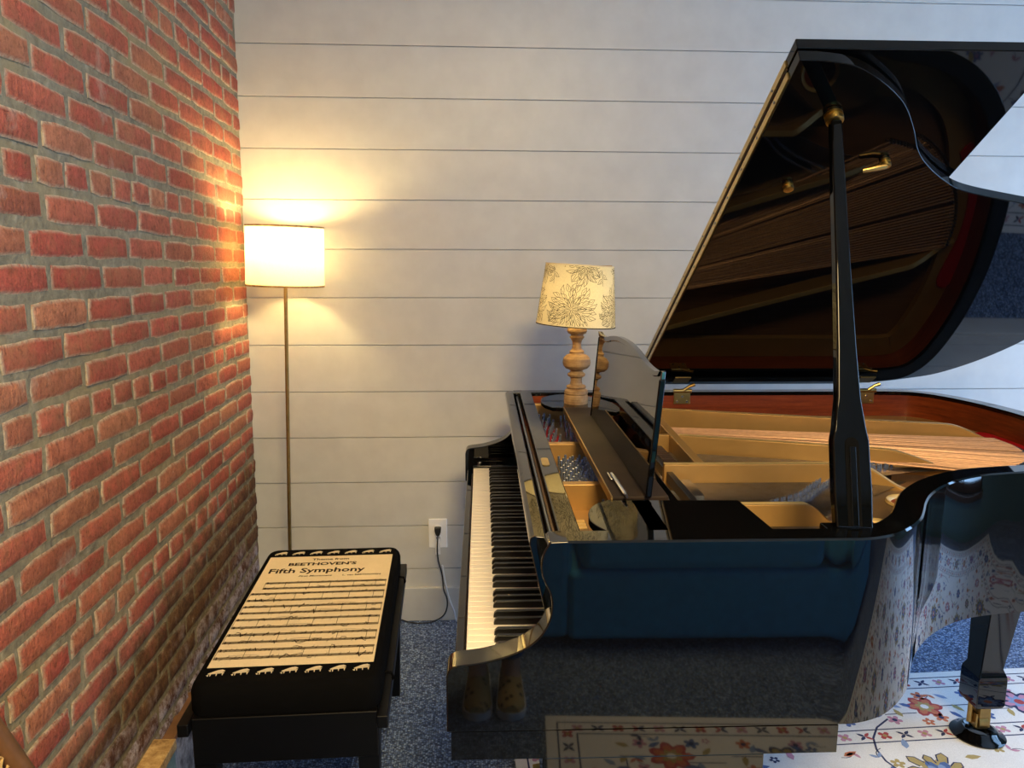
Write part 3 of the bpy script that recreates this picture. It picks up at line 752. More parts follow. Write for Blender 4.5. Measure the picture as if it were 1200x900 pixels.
# pedal lyre
ly = MB()
for y in (.52, .70): ly.prism([(.40, .16), (.435, .16), (.445, .63), (.405, .63)], lambda u, v, t: (u, t, v), y-.016, y+.016)
ly.box(.35, .49, .46, .76, .10, .165); ly.box(.37, .47, .47, .75, .59, .626)
lyo = ly.build('pedal_lyre', 'piano_black', piano, bevel=.003)
for y in (.54, .61, .68):
    MB().prism([(-.0, -.012), (.14, -.010), (.17, -.018), (.20, -.012), (.20, .012), (.17, .018), (.14, .010), (0, .012)], lambda u, v, t, y=y: (.36-u, y+v, t), .085, .093).build('pedal', 'brass', lyo, bevel=.002)
# bracing beams under the soundboard
for a, b in (((.60, .15), (1.45, .80)), ((.60, 1.05), (1.50, .95))):
    d = Vector((b[0]-a[0], b[1]-a[1], 0)).normalized(); nn = Vector((-d.y, d.x, 0))*.035
    MB().prism([(a[0]+nn.x, a[1]+nn.y), (b[0]+nn.x, b[1]+nn.y), (b[0]-nn.x, b[1]-nn.y), (a[0]-nn.x, a[1]-nn.y)], lambda u, v, t: (u, v, t), .69, .80).build('brace', 'dark_wood', piano)
RZ = Matrix.Rotation(-PSI, 4, 'Z')
def PWORLD(p): return Vector((-.0127, 1.228, 0))+RZ @ Vector(p)
for (x, y, rz, t), lab in zip(LEGS, ('black dished caster cup on the rug under the tail leg of the piano', 'black caster cup under the treble front leg of the piano', 'black caster cup under the bass front leg of the piano')):
    c = PWORLD((x, y, 0)); base = .0075 if x > .5 else .0075
    o = MB().lathe([(.001, .006), (.03, .006), (.034, .018), (.042, .024), (.050, .021), (.056, .012), (.070, .008), (.075, .004), (.074, 0), (.001, 0)], 40).build('caster_cup', 'piano_black', smooth=50)
    o.location = (c.x, c.y, base); tag(o, lab, 'caster cup', 'caster cups')

# ================================================================== table lamp on the far tray end
tl = empty('table_lamp', PWORLD((.312, 1.055, .984)), 0)
tag(tl, 'turned wooden table lamp with a floral drum shade standing on the piano', 'lamp')
pr = [(.0, 0), (.036, 0), (.0365, .020), (.034, .027), (.036, .031), (.0345, .039), (.027, .045), (.030, .049), (.0285, .053), (.019, .057), (.0165, .068), (.018, .078), (.026, .083), (.027, .089), (.020, .094), (.0175, .098), (.022, .102),
      (.033, .106), (.040, .114), (.042, .124), (.040, .136), (.032, .145), (.022, .149), (.021, .153), (.0225, .157), (.015, .163), (.0125, .175), (.0145, .188), (.0205, .197), (.0225, .200), (.0185, .203), (.019, .208), (.027, .211), (.030, .218), (.028, .226), (.020, .231), (.012, .233), (.0, .234)]
MB().lathe(pr, 40).build('lamp_base', 'turned_wood', tl, smooth=28)
MB().tube([(0, 0, .232), (0, 0, .262)], .011, 14).build('socket', 'brass_dull', tl, smooth=40)
hp = MB()
for s in (-1, 1): hp.tube([(0, 0, .252), (.03*s, 0, .27), (.048*s, 0, .33), (.03*s, 0, .395), (0, 0, .412)], .0013, 6)
for k in range(3): hp.tube([(0, 0, .409), (.1005*math.cos(2.1*k), .1005*math.sin(2.1*k), .409)], .0013, 6)
hp.build('harp', 'brass_dull', tl, smooth=60)
bo = MB().lathe([(.001, -.03), (.013, -.028), (.014, -.012), (.024, .008), (.029, .026), (.026, .044), (.015, .054), (.001, .057)], 20, (0, 0, .292)).build('bulb', 'bulb_soft', tl, smooth=60)
R0, R1, SZ0, SZ1 = .1175, .100, -.088, .088
shd = MB().lathe([(R0, SZ0), (R1, SZ1)], 64, cap=False).build('lamp_shade', 'print_shade', tl, smooth=60, recalc=False); shd.location = (0, 0, .324); shd.rotation_euler = (0, math.radians(3.3), 0)
for r, z in ((R0, SZ0), (R1, SZ1)):
    MB().lathe([(r+.0009, z-.0014), (r+.0009, z+.0014), (r-.0009, z+.0014), (r-.0009, z-.0014), (r+.0009, z-.0014)], 64, cap=False).build('shade_band', 'motif_cream' if z == SZ1 else 'print_ink', shd, smooth=60)
# line drawing of chrysanthemums and leaves printed on the shade
art = MB(); rr = random.Random(5)
def FS(u, v):
    z = SZ0+v; a = u/.108; r = R0+(R1-R0)*(v/(SZ1-SZ0))+.0007
    return (r*math.cos(a), r*math.sin(a), z)
def clipseg(pts):
    cur = []
    for p in pts:
        if .003 < p[1] < SZ1-SZ0-.003: cur.append(p)
        else:
            if len(cur) > 1: art.ribbon(cur, .0010, FS)
            cur = []
    if len(cur) > 1: art.ribbon(cur, .0010, FS)
def petal(cx, cy, ang, r0, L, wd, curl=0):
    pts = []
    for s in (1, -1):
        seg = []
        for k in range(6):
            t = k/5; ww = wd*math.sin(PI*min(1, t*.85+.08))*(1-t**3) if t < 1 else 0
            aa = ang+curl*t*t; d = r0+L*t
            seg.append((cx+math.cos(aa)*d-math.sin(aa)*ww*s, cy+math.sin(aa)*d+math.cos(aa)*ww*s))
        pts.append(seg)
    clipseg(pts[0]+pts[1][::-1])
    clipseg([(cx+math.cos(ang)*(r0+L*q), cy+math.sin(ang)*(r0+L*q)) for q in (.2, .5, .7)])
def mum(cx, cy, R):
    clipseg([(cx+.0035*math.cos(t), cy+.0035*math.sin(t)) for t in [2*PI*k/8 for k in range(9)]])
    for ring, (rr0, n) in enumerate(((.005, 9), (.016, 13), (.032, 18), (.049, 22))):
        if rr0 > R: break
        for k in range(n): petal(cx, cy, 2*PI*(k+.5*(ring % 2))/n+rr.uniform(-.08, .08), rr0, rr.uniform(.022, .028), .0042+rr0*.06, rr.uniform(-.3, .3))
def leafy(cx, cy, ang, n=5):
    clipseg([(cx+math.cos(ang)*d, cy+math.sin(ang)*d) for d in (0, .015, .03, .045)])
    for k in range(n):
        s = 1 if k % 2 else -1
        petal(cx+math.cos(ang)*.012*k, cy+math.sin(ang)*.012*k, ang+s*.7, .002, .022, .006, s*.2)
# angle of the side that faces the camera, in lamp coordinates
FA = -PI/2*.108
for k in range(-2, 3):
    u0 = FA-.030+k*.155
    mum(u0, .052, .07); leafy(u0+.09, .012, 1.3, 4); leafy(u0+.088, .165, -1.5, 3); mum(u0+.032, .172, .04)
tag(art.build('shade_print', 'shade_ink', shd, recalc=False), 'black line drawing of chrysanthemums')

# ================================================================== floor lamp in the corner
fl = empty('floor_lamp', (-.671, 2.70, 0)); fl.rotation_euler = (0, math.radians(1.55), 0)
tag(fl, 'lit brass floor lamp with a linen drum shade in the brick corner', 'lamp')
MB().lathe([(.001, 0), (.115, 0), (.118, .006), (.112, .016), (.03, .022), (.012, .03), (.001, .03)], 40).build('lamp_base', 'brass_dull', fl, smooth=40)
MB().tube([(0, 0, .02), (0, 0, 1.40)], .0062, 14).build('pole', 'brass_dull', fl, smooth=60)
MB().tube([(0, 0, 1.36), (0, 0, 1.42)], .014, 14).build('socket', 'brass_dull', fl, smooth=50)
MB().lathe([(.001, -.03), (.012, -.028), (.013, -.01), (.024, .008), (.029, .024), (.026, .042), (.015, .052), (.001, .055)], 20, (0, 0, 1.435)).build('bulb', 'bulb_warm', fl, smooth=60)
hp = MB()
for k in range(3): hp.tube([(0, 0, 1.40), (.128*math.cos(2.09*k), .128*math.sin(2.09*k), 1.39)], .0015, 6)
hp.build('spider', 'brass_dull', fl, smooth=60)
MB().lathe([(.1305, 1.318), (.129, 1.517)], 64, cap=False).build('lamp_shade', 'linen_shade', fl, smooth=60, recalc=False)
for r, z in ((.1305, 1.319), (.129, 1.516)):
    MB().lathe([(r+.001, z-.003), (r+.001, z+.003), (r-.001, z+.003), (r-.001, z-.003), (r+.001, z-.003)], 64, cap=False).build('shade_band', 'raw_board', fl, smooth=60)

# ================================================================== piano bench with printed cover
bn = empty('piano_bench', (-.4245, 1.975, 0), math.radians(1.85))
tag(bn, 'black piano bench with a cover printed like a sheet of music', 'bench')
def rrect(hx, hy, r, n=6):
    pts = []
    for cx, cy, a0 in ((hx-r, hy-r, 0), (-hx+r, hy-r, PI/2), (-hx+r, -hy+r, PI), (hx-r, -hy+r, 3*PI/2)):
        for k in range(n+1): a = a0+PI/2*k/n; pts.append((cx+r*math.cos(a), cy+r*math.sin(a)))
    return pts
HX, HY = .2035, .400
cu = MB(); ring = [(0, .428), (.004, .436), (.004, .478), (0, .490), (-.006, .497), (-.016, .500)]
cu.quad_grid([[(x, y, z) for x, y in rrect(HX+d, HY+d, .035+d)] for d, z in ring], True)
n4 = len(rrect(HX, HY, .03)); cu.f.append(tuple(range((len(ring)-1)*n4, len(ring)*n4))); cu.m.append(0); cu.f.append(tuple(range(n4-1, -1, -1))); cu.m.append(0)
cush = cu.build('cushion', 'cloth_black', bn, smooth=50)
for s in (-1, 1):
    MB().box(s*.212-.012, s*.212+.012, -.425, .425, .398, .428).build('side_rail', 'bench_black', bn, bevel=.003)
MB().box(-.20, .20, -.405, -.385, .318, .428).build('apron', 'bench_black', bn, bevel=.003)
MB().box(-.20, .20, .385, .405, .318, .428).build('apron', 'bench_black', bn, bevel=.003)
for s in (-1, 1): MB().box(s*.19-.01, s*.19+.01, -.39, .39, .318, .40).build('apron', 'bench_black', bn, bevel=.003)
for sx_ in (-1, 1):
    for sy_ in (-1, 1):
        mb = MB(); rows = []
        for z, h in ((.40, .024), (.32, .024), (0, .0185)): rows.append([(sx_*.178+a*h, sy_*.375+b*h, z) for a, b in ((1, 1), (-1, 1), (-1, -1), (1, -1))])
        mb.quad_grid(rows, True); mb.poly(rows[0]); mb.poly(rows[-1]); mb.build('leg', 'bench_black', bn, bevel=.003)
for y in (-.28, .27):
    MB().tube([(.205, y, .45), (.222, y+.004, .445), (.226, y+.01, .43), (.214, y+.012, .41)], .0035, 6).build('elastic_tie', 'cloth_black', bn, smooth=60)
PX0, PX1, PY0, PY1 = -.186, .186, -.322, .327
ZT = .5004
sheet = MB().prism([(PX0, PY0), (PX1, PY0), (PX1, PY1), (PX0, PY1)], lambda u, v, t: (u, v, t), ZT-.0006, ZT).build('printed_panel', 'sheet_cream', cush)
ink = MB(); FI = lambda u, v: (u, v, ZT+.0004)
rr = random.Random(3)
ys = [2.108, 2.072, 2.038, 1.996, 1.958, 1.921, 1.884, 1.842, 1.804, 1.766, 1.728, 1.692]
ys = [y-1.975-.0 for y in ys]
for si in range(6):
    x0 = PX0+(.028 if si == 0 else .003); x1 = PX1-.006; a, b = ys[2*si], ys[2*si+1]
    for yy in (a, b):
        for k in range(5): ink.ribbon([(x0, yy+(k-2)*.0024), (x1, yy+(k-2)*.0024)], .0014, FI)
    bars = [x0]+[x0+(x1-x0)*(i+rr.uniform(-.15, .15))/5.5 for i in range(1, 6)]+[x1]
    for x in bars: ink.ribbon([(x, a+.005), (x, b-.005)], .0011, FI)
    for yy in (a, b):
        # clef and notes
        ink.ribbon([(x0+.006+.003*math.sin(t*2.2), yy-.006+.0016*t) for t in range(9)], .0018, FI)
        x = x0+.018; px_ = None
        while x < x1-.006:
            h = yy+rr.choice((-.004, -.002, 0, .002, .004, .0055)); up = rr.random() < .5
            c = [(x+.0026*math.cos(t), h+.0017*math.sin(t)) for t in [2*PI*k/8 for k in range(8)]]
            ink.poly([FI(*p) for p in c])
            e = h+(.0085 if up else -.0085); sxn = x+(.0023 if up else -.0023)
            ink.ribbon([(sxn, h), (sxn, e)], .0008, FI)
            if px_ and rr.random() < .5 and x-px_[0] < .014: ink.ribbon([(px_[0], px_[1]), (sxn, e)], .0022, FI)
            px_ = (sxn, e); x += rr.choice((.007, .009, .012, .02))
        if rr.random() < .6:
            xs = rr.uniform(x0+.02, x1-.09); ink.ribbon([(xs+.07*t/8, yy+.009+.004*math.sin(PI*t/8)) for t in range(9)], .001, FI)
tag(ink.build('music_notation', 'print_ink', cush, recalc=False), 'dark printed staves and notes')
def text(body, size, x, y, sxw=1.0, z=ZT+.0004, bold=0.0, shear=0.0):
    cv = bpy.data.curves.new('lettering', 'FONT'); cv.body = body; cv.size = size; cv.align_x = 'CENTER'; cv.offset = bold; cv.shear = shear; cv.resolution_u = 2
    to = bpy.data.objects.new('t', cv); COL.objects.link(to)
    dg = bpy.context.evaluated_depsgraph_get(); me = bpy.data.meshes.new_from_object(to.evaluated_get(dg))
    bpy.data.objects.remove(to); me.materials.clear(); me.materials.append(M['print_ink'])
    o = bpy.data.objects.new('lettering', me); COL.objects.link(o); o.parent = cush; o.location = (x, y, z); o.scale = (sxw, 1, 1)
    return o
text('Theme from', .019, .000, .295, 1.15, bold=.0005)
text("BEETHOVEN'S", .029, -.02, .256, 1.12, bold=.0010)
text('Fifth Symphony', .046, -.03, .203, .98, bold=.0010)
text('First Movement', .0135, -.028, .173, 1.1, shear=.2, bold=.0003)
text('L. van BEETHOVEN', .0135, .106, .173, 1.0, bold=.0003)
# little grand-piano motifs on the black border
def motif(parent):
    mb = MB(); F = lambda u, v, t: (u, v, t)
    mb.prism([(-.018, .001), (.016, .001), (.017, .004), (-.018, .005)], F, 0, .0004)
    mb.prism([(-.016, .0055), (.012, .0055), (.018, .010), (.012, .0165), (.002, .0155), (-.008, .0105)], F, 0, .0004)
    for x in (-.014, -.001, .012): mb.prism([(x, .001), (x+.003, .001), (x+.0022, -.008), (x+.0008, -.008)], F, 0, .0004)
    mb.prism([(-.021, -.002), (-.016, -.002), (-.0165, -.0075), (-.0185, -.0075)], F, 0, .0004)
    return mb.build('piano_motif', 'motif_cream', parent)
mt = motif(cush); first = True
for yy in (-.349, .351):
    for k in range(7):
        o = mt if first else mt.copy()
        if not first: COL.objects.link(o); o.parent = cush
        first = False; o.location = (-.158+.0535*k, yy, .5004); o.rotation_euler = (0, 0, .12)

# ================================================================== rug
RA = math.radians(2.2)
rg = empty('rug', (.1045, 2.335, 0), RA)
tag(rg, 'large ivory rug with a colourful floral border under the piano', 'rug')
RL, RW = 3.3, 2.3
MB().box(0, RL, -RW, 0, .0005, .0065).build('rug_pile', 'rug_ivory', rg, bevel=.002)
names = list(RUGC); rp = MB(); rr = random.Random(11)
MI = {k: i for i, k in enumerate(names)}
lay = [0]
def FRG(u, v, h=0): return (u, -v, .0068+h)
def disc(u, v, r, col, h, n=8, ph=0): rp.poly([FRG(u+r*math.cos(2*PI*k/n+ph), v+r*math.sin(2*PI*k/n+ph), h) for k in range(n)], MI[col])
def star(u, v, r, np_, col, h, inner=.55, ph=0, lobes=True):
    pts = []
    for k in range(np_*4):
        a = 2*PI*k/(np_*4)+ph; q = (k % 4); rad = r*(inner, .88, 1.0, .88)[q] if lobes else r*(1 if q == 0 else inner)
        pts.append(FRG(u+rad*math.cos(a), v+rad*math.sin(a), h))
    rp.poly(pts, MI[col])
def flower(u, v, r, pal, np_=6):
    ph = rr.uniform(0, 6)
    star(u, v, r, np_, pal[0], .0001, .66, ph); star(u, v, r*.80, np_, pal[1], .0002, .5, ph); star(u, v, r*.5, np_, pal[2], .0003, .6, ph+.3); disc(u, v, r*.22, pal[3], .0004)
def palmette(u, v, r):
    ph = rr.uniform(0, 6)
    for k in range(12):
        a = ph+2*PI*k/12; q = 1.0 if k % 2 else .86
        pts = [(u+math.cos(a+da)*r*q*d, v+math.sin(a+da)*r*q*d) for da, d in ((-.20, .62), (-.16, .9), (0, 1.04), (.16, .9), (.20, .62))]
        rp.poly([FRG(x, y, .00015) for x, y in pts], MI['rug_ochre']); rp.ribbon(pts, .004, lambda x, y: FRG(x, y, .0003), MI['rug_navy'])
    star(u, v, r*.74, 8, 'rug_ochre', .0002, .7, ph); star(u, v, r*.66, 8, 'rug_blue', .00025, .62, ph+.2); star(u, v, r*.5, 8, 'rug_sky', .0003, .6, ph); star(u, v, r*.34, 6, 'rug_rust', .00035, .6, ph); disc(u, v, r*.13, 'rug_ivory', .0004)
def vine(pts, wd, col): rp.ribbon(pts, wd, lambda u, v: FRG(u, v, .00005), MI[col])
def leaf(u, v, a, L, col):
    rp.poly([FRG(u+math.cos(a)*L*t-math.sin(a)*w_, v+math.sin(a)*L*t+math.cos(a)*w_, .00012) for t, w_ in ((0, 0), (.3, L*.2), (.65, L*.17), (1, 0), (.65, -L*.17), (.3, -L*.2))], MI[col])
PALS = [('rug_navy', 'rug_blue', 'rug_sky', 'rug_rust'), ('rug_red', 'rug_pink', 'rug_ivory', 'rug_blue'), ('rug_navy', 'rug_ochre', 'rug_sky', 'rug_rust'), ('rug_red', 'rug_rust', 'rug_ochre', 'rug_ivory'), ('rug_navy', 'rug_pink', 'rug_sky', 'rug_red')]
def frame(d, wd, col):
    for a, b in (((d, d), (RL-d, d)), ((RL-d, d), (RL-d, RW-d)), ((RL-d, RW-d), (d, RW-d)), ((d, RW-d), (d, d))): vine([a, b], wd, col)
def along(d, step, fn):
    for a, b in (((d, d), (RL-d, d)), ((RL-d, d), (RL-d, RW-d)), ((RL-d, RW-d), (d, RW-d)), ((d, RW-d), (d, d))):
        L = math.dist(a, b); k = int(L/step)
        for i in range(k):
            t = (i+.5)/k; fn(a[0]+(b[0]-a[0])*t, a[1]+(b[1]-a[1])*t, math.atan2(b[1]-a[1], b[0]-a[0]), i)
for d in (.036, .094, .300, .360): frame(d, .005, 'rug_navy')
def small(u, v, a, i):
    if i % 2 == 0: star(u, v, .021, 4, ('rug_red', 'rug_pink')[i//2 % 2], .0001, .45, a); disc(u, v, .007, 'rug_ochre', .0002)
    else:
        for s in (-1, 1): leaf(u, v, a+s*.7, .026, ('rug_navy', 'rug_red')[i//2 % 2]); leaf(u, v, a+PI+s*.7, .026, 'rug_navy')
along(.065, .062, small); along(.330, .062, small)
def big(u, v, a, i):
    flower(u, v, (.070, .058)[i % 2], PALS[i % 5], (7, 6)[i % 2])
    for s in (-1, 1):
        vine([(u+math.cos(a)*t*.15, v+math.sin(a)*t*.15+0) for t in (.3, .6, 1)] if s > 0 else [(u-math.cos(a)*t*.15-math.sin(a)*.03, v-math.sin(a)*t*.15+math.cos(a)*.03) for t in (.3, .6, 1)], .004, 'rug_navy')
        for k in range(3): leaf(u+math.cos(a)*.09*s+rr.uniform(-.03, .03), v+math.sin(a)*.09*s+rr.uniform(-.05, .05), rr.uniform(0, 6), .045, ('rug_blue', 'rug_ochre', 'rug_sky', 'rug_pink')[k])
along(.197, .30, big)
def half_(u, v, a, i):
    for s in (-1, 1): star(u-math.sin(a)*.06*s, v+math.cos(a)*.06*s, .024, 5, ('rug_pink', 'rug_rust', 'rug_blue')[i % 3], .0001, .5, i); disc(u-math.sin(a)*.06*s, v+math.cos(a)*.06*s, .008, 'rug_navy', .0002)
along(.197, .15, half_)
for i in range(8):
    for j in range(5):
        u = .56+i*.31+(.15 if j % 2 else 0); v = .52+j*.31
        if u > RL-.5 or v > RW-.45: continue
        if (i+j) % 2 == 0: palmette(u, v, .105)
        else: flower(u, v, .06, PALS[(2, 0, 3, 1, 4)[(i*2+j) % 5]], 8)
        a0 = rr.uniform(0, 6)
        vine([(u+math.cos(a0+t*.25)*(.09+.03*t), v+math.sin(a0+t*.25)*(.09+.03*t)) for t in range(7)], .006, 'rug_navy')
        for k in range(5):
            a = a0+k*1.25; leaf(u+math.cos(a)*.13, v+math.sin(a)*.13, a+.6, .05, ('rug_blue', 'rug_sky', 'rug_ochre', 'rug_pink', 'rug_rust')[k])
        star(u+.155, v+.02, .032, 5, ('rug_rust', 'rug_pink', 'rug_red')[(i+j) % 3], .0001, .5, i); disc(u+.155, v+.02, .01, 'rug_ochre', .0002)
        star(u+.02, v+.155, .026, 6, 'rug_blue', .0001, .5, j); disc(u+.02, v+.155, .008, 'rug_pink', .0002)
for i in range(420):
    u, v = rr.uniform(.1, RL-.1), rr.uniform(.1, RW-.1); d = min(u, v, RL-u, RW-v)
    if .285 < d < .375: continue
    c = rr.choice(('rug_blue', 'rug_sky', 'rug_pink', 'rug_rust', 'rug_ochre', 'rug_navy'))
    if rr.random() < .4: star(u, v, rr.uniform(.012, .022), 5, c, .00008, .5, i); disc(u, v, .005, 'rug_ivory', .00012)
    else:
        a = rr.uniform(0, 6); vine([(u+math.cos(a+t*.2)*t*.012, v+math.sin(a+t*.2)*t*.012) for t in range(5)], .0025, 'rug_navy')
        for s_ in (-1, 1): leaf(u, v, a+s_*.8, .028, c)
tag(rp.build('woven_pattern', names, rg, recalc=False), kind='stuff')

# ================================================================== outlet, cords, pen
ou = empty('wall_outlet', (-.134, YB, .357))
tag(ou, 'white duplex outlet on the shiplap wall beside the keyboard', 'outlet')
MB().box(-.036, .036, -.006, 0, -.059, .059).build('cover_plate', 'white_plastic', ou, bevel=.003)
for z in (-.02, .02):
    r_ = MB().prism([(x*.0165, zz*.0145) for x, zz in [(math.cos(2*PI*k/16), math.sin(2*PI*k/16)) for k in range(16)]], lambda u, v, t, z=z: (u, t, v+z), -.0085, -.004).build('receptacle', 'white_plastic', ou, smooth=40)
    for x in (-.006, .006): MB().box(x-.001, x+.001, -.0088, -.0082, z-.001, z+.007).build('slot', 'satin_black', r_)
cd = empty('power_cord', (-.133, YB-.02, .377))
tag(cd, 'black power cord plugged into the outlet and trailing along the carpet', 'cord')
cw = Vector((-.133, YB-.02, .377))
MB().prism([(-.013, .010), (.013, .010), (.011, -.008), (.006, -.022), (-.006, -.022), (-.011, -.008)], lambda u, v, t: (u, t, v), -.012, .010).build('plug', 'cord_black', cd, bevel=.003)
pth = catmull([(-.133, 2.850, .358), (-.136, 2.848, .30), (-.132, 2.848, .255), (-.118, 2.848, .195), (-.113, 2.846, .14), (-.100, 2.842, .100), (-.101, 2.840, .062), (-.118, 2.838, .030), (-.160, 2.838, .008), (-.21, 2.832, .006), (-.255, 2.842, .008), (-.285, 2.852, .012), (-.33, 2.845, .005), (-.50, 2.80, .005), (-.60, 2.74, .005)], 6)
MB().tube([Vector(p)-cw for p in pth], .0026, 8).build('cable', 'cord_black', cd, smooth=60)
MB().box(-.011, .009, -.006, -.004, -.098, -.048).build('cord_tag', 'paper_white', cd)
tg = MB(); tg.tube([Vector(p) for p in ((-.004, -.004, -.018), (-.012, -.006, -.034), (0, -.006, -.05), (.012, -.006, -.034), (.004, -.004, -.018))], .0016, 6); tg.build('tag_tie', 'paper_white', cd, smooth=60)
wc = catmull([(-.118, 2.853, .235), (-.108, 2.850, .17), (-.095, 2.846, .11), (-.074, 2.842, .05), (-.055, 2.835, .006), (.05, 2.80, .004), (.25, 2.76, .004)], 6)
tag(MB().tube(wc, .0034, 8).build('white_cable', 'cord_white', smooth=60), 'thin white cable hanging down the wall behind the keyboard', 'cord')
pe = empty('pen', PWORLD((.289, .262, .9855)), -PSI)
tag(pe, 'silver ballpoint pen lying on the music desk slide', 'pen')
MB().tube([(0, 0, .0045), (.0006, -.02, .0045), (.003, -.132, .0045), (.0033, -.139, .0035)], [.0042, .0045, .0042, .0022], 12).build('barrel', 'steel', pe, smooth=50)
MB().box(-.0095, -.0055, -.045, .004, .005, .0075).build('clip', 'steel', pe, bevel=.001)
MB().tube([(.0033, -.139, .0045), (.0038, -.150, .0045)], [.003, .0012], 10).build('tip', 'chrome_dark', pe, smooth=50)

# ================================================================== cane-backed chair against the bricks, low at the left
ch = empty('cane_chair', (-.455, .86, 0))
tag(ch, 'brown wooden chair with a woven cane back against the brick wall', 'chair')
def CB(u, z): return Vector((-.225-.16*(z-.45), u, z))     # back plane, leaning to the wall
hw = lambda z: .335-.36*(z-.45)
stl = []
for s in (-1, 1):
    MB().tube([CB(s*hw(z), z) for z in (.45, .55, .65, .75, .85, .93)], .016, 10).build('back_stile', 'chair_wood', ch, smooth=60)
MB().tube([CB(u, .93) for u in (-hw(.93), 0, hw(.93))], .017, 10).build('top_rail', 'chair_wood', ch, smooth=60)
MB().tube([CB(u, .50) for u in (-hw(.5), 0, hw(.5))], .014, 10).build('lower_rail', 'chair_wood', ch, smooth=60)
cn = MB()
def inside(u, z): return .505 < z < .925 and abs(u) < hw(z)-.008
for fam in ((0, 1), (1, 0), (.7, .7), (.7, -.7)):
    dx, dz = fam; L = math.hypot(dx, dz); dx /= L; dz /= L; nx, nz = -dz, dx
    for i in range(-40, 41):
        run = []
        for k in range(-60, 61):
            u = nx*i*.0155+dx*k*.01; z = .71+nz*i*.0155+dz*k*.01
            if inside(u, z): run.append(CB(u, z)+Vector((.0012 if (i+k) % 2 else -.0012, 0, 0)))
        if len(run) > 1: cn.tube(run[::max(1, len(run)//8)]+[run[-1]], .0017, 4)
tag(cn.build('cane_weave', 'cane', ch, smooth=60), kind='stuff')
MB().prism([(-.22, -.33), (.24, -.25), (.24, .25), (-.22, .33)], lambda u, v, t: (u, v, t), .42, .455).build('seat', 'chair_wood', ch, bevel=.01)
for x, y in ((-.20, -.30), (-.20, .30), (.215, -.225), (.215, .225)):
    MB().tube([(x, y, .43), (x*1.03, y*1.02, .2), (x*1.05, y*1.03, 0)], [.02, .017, .013], 10).build('leg', 'chair_wood', ch, smooth=50)

# ================================================================== unseen ceiling fixture, added as warm fill light behind the camera
cl = empty('added_ceiling_fill', (.40, -.60, ZC))
tag(cl, 'wide warm round fill light added on the ceiling behind the camera', 'lamp')
MB().lathe([(.001, 0), (.47, 0), (.47, -.05), (.45, -.055), (.001, -.055)], 48).build('fill_plate', 'brass_dull', cl, smooth=40)
MB().lathe([(.45, -.055), (.44, -.085), (.36, -.105), (.2, -.115), (.001, -.118)], 48, cap=False).build('fill_diffuser', 'fill_warm', cl, smooth=60)

# ================================================================== sofa behind the camera (seen mirrored in the piano)
so = empty('sofa', (1.25, -.80, 0))
tag(so, 'teal upholstered sofa mirrored in the side of the piano', 'sofa')
MB().box(-.95, .95, -.42, .42, .03, .30).build('base', 'sofa_teal', so, bevel=.03, seg=4)
for x in (-.46, .46): MB().box(x-.45, x+.45, -.38, .43, .30, .45).build('seat_cushion', 'sofa_teal', so, bevel=.045, seg=4)
for x in (-.46, .46): MB().box(x-.45, x+.45, -.45, -.25, .45, .86).build('back_cushion', 'sofa_teal', so, bevel=.05, seg=4)
for x in (-1.02, 1.02): MB().box(x-.09, x+.09, -.45, .41, .03, .62).build('armrest', 'sofa_teal', so, bevel=.04, seg=4)
for x in (-.9, .9):
    for y in (-.36, .34): MB().lathe([(.018, 0), (.028, .05)], 14, (x, y, 0)).build('foot', 'dark_wood', so, smooth=40)

# ================================================================== the photographer, standing behind the camera (mirrored in the piano)
pn_ = empty('person', (.035, -.12, 0))
tag(pn_, 'person in blue jeans and leopard slip-on shoes mirrored in the piano', 'person')
PO = Vector((.035, -.12, 0))
def skin(name, mat, parent, chains, root=0, sub=2):
    """chains: lists of (x,y,z,r); points at the same place are shared; grown into one surface"""
    vs_, rs_, es_, idx = [], [], [], {}
    for c in chains:
        prev = None
        for x, y, z, r in c:
            k = (round(x, 4), round(y, 4), round(z, 4))
            if k not in idx: idx[k] = len(vs_); vs_.append(Vector((x, y, z))-PO); rs_.append(r)
            if prev is not None and prev != idx[k]: es_.append((prev, idx[k]))
            prev = idx[k]
    me = bpy.data.meshes.new(name); me.from_pydata(vs_, es_, []); me.update(); me.materials.append(M[mat])
    o = bpy.data.objects.new(name, me); COL.objects.link(o); o.parent = parent
    sk = o.modifiers.new('skin', 'SKIN'); sk.use_smooth_shade = True
    lay = me.skin_vertices[0].data if len(me.skin_vertices) else None
    if lay is None:
        bm = bmesh.new(); bm.from_mesh(me); bm.verts.layers.skin.verify(); bm.to_mesh(me); bm.free(); lay = me.skin_vertices[0].data
    for i, r in enumerate(rs_): lay[i].radius = (r, r); lay[i].use_root = (i == root)
    ss = o.modifiers.new('smooth', 'SUBSURF'); ss.levels = sub; ss.render_levels = sub
    return o
pel = (.035, -.18, .94, .105); wst = (.035, -.21, 1.06, .095); chs = (.035, -.26, 1.22, .115); nkb = (.035, -.27, 1.345, .06); nk = (.034, -.265, 1.40, .045); jaw = (.033, -.245, 1.455, .062); hd = (.033, -.25, 1.525, .078); crown = (.033, -.255, 1.585, .06)
ch_ = [[pel, wst, chs, nkb, nk, jaw, hd, crown], [hd, (.033, -.168, 1.50, .012)]]
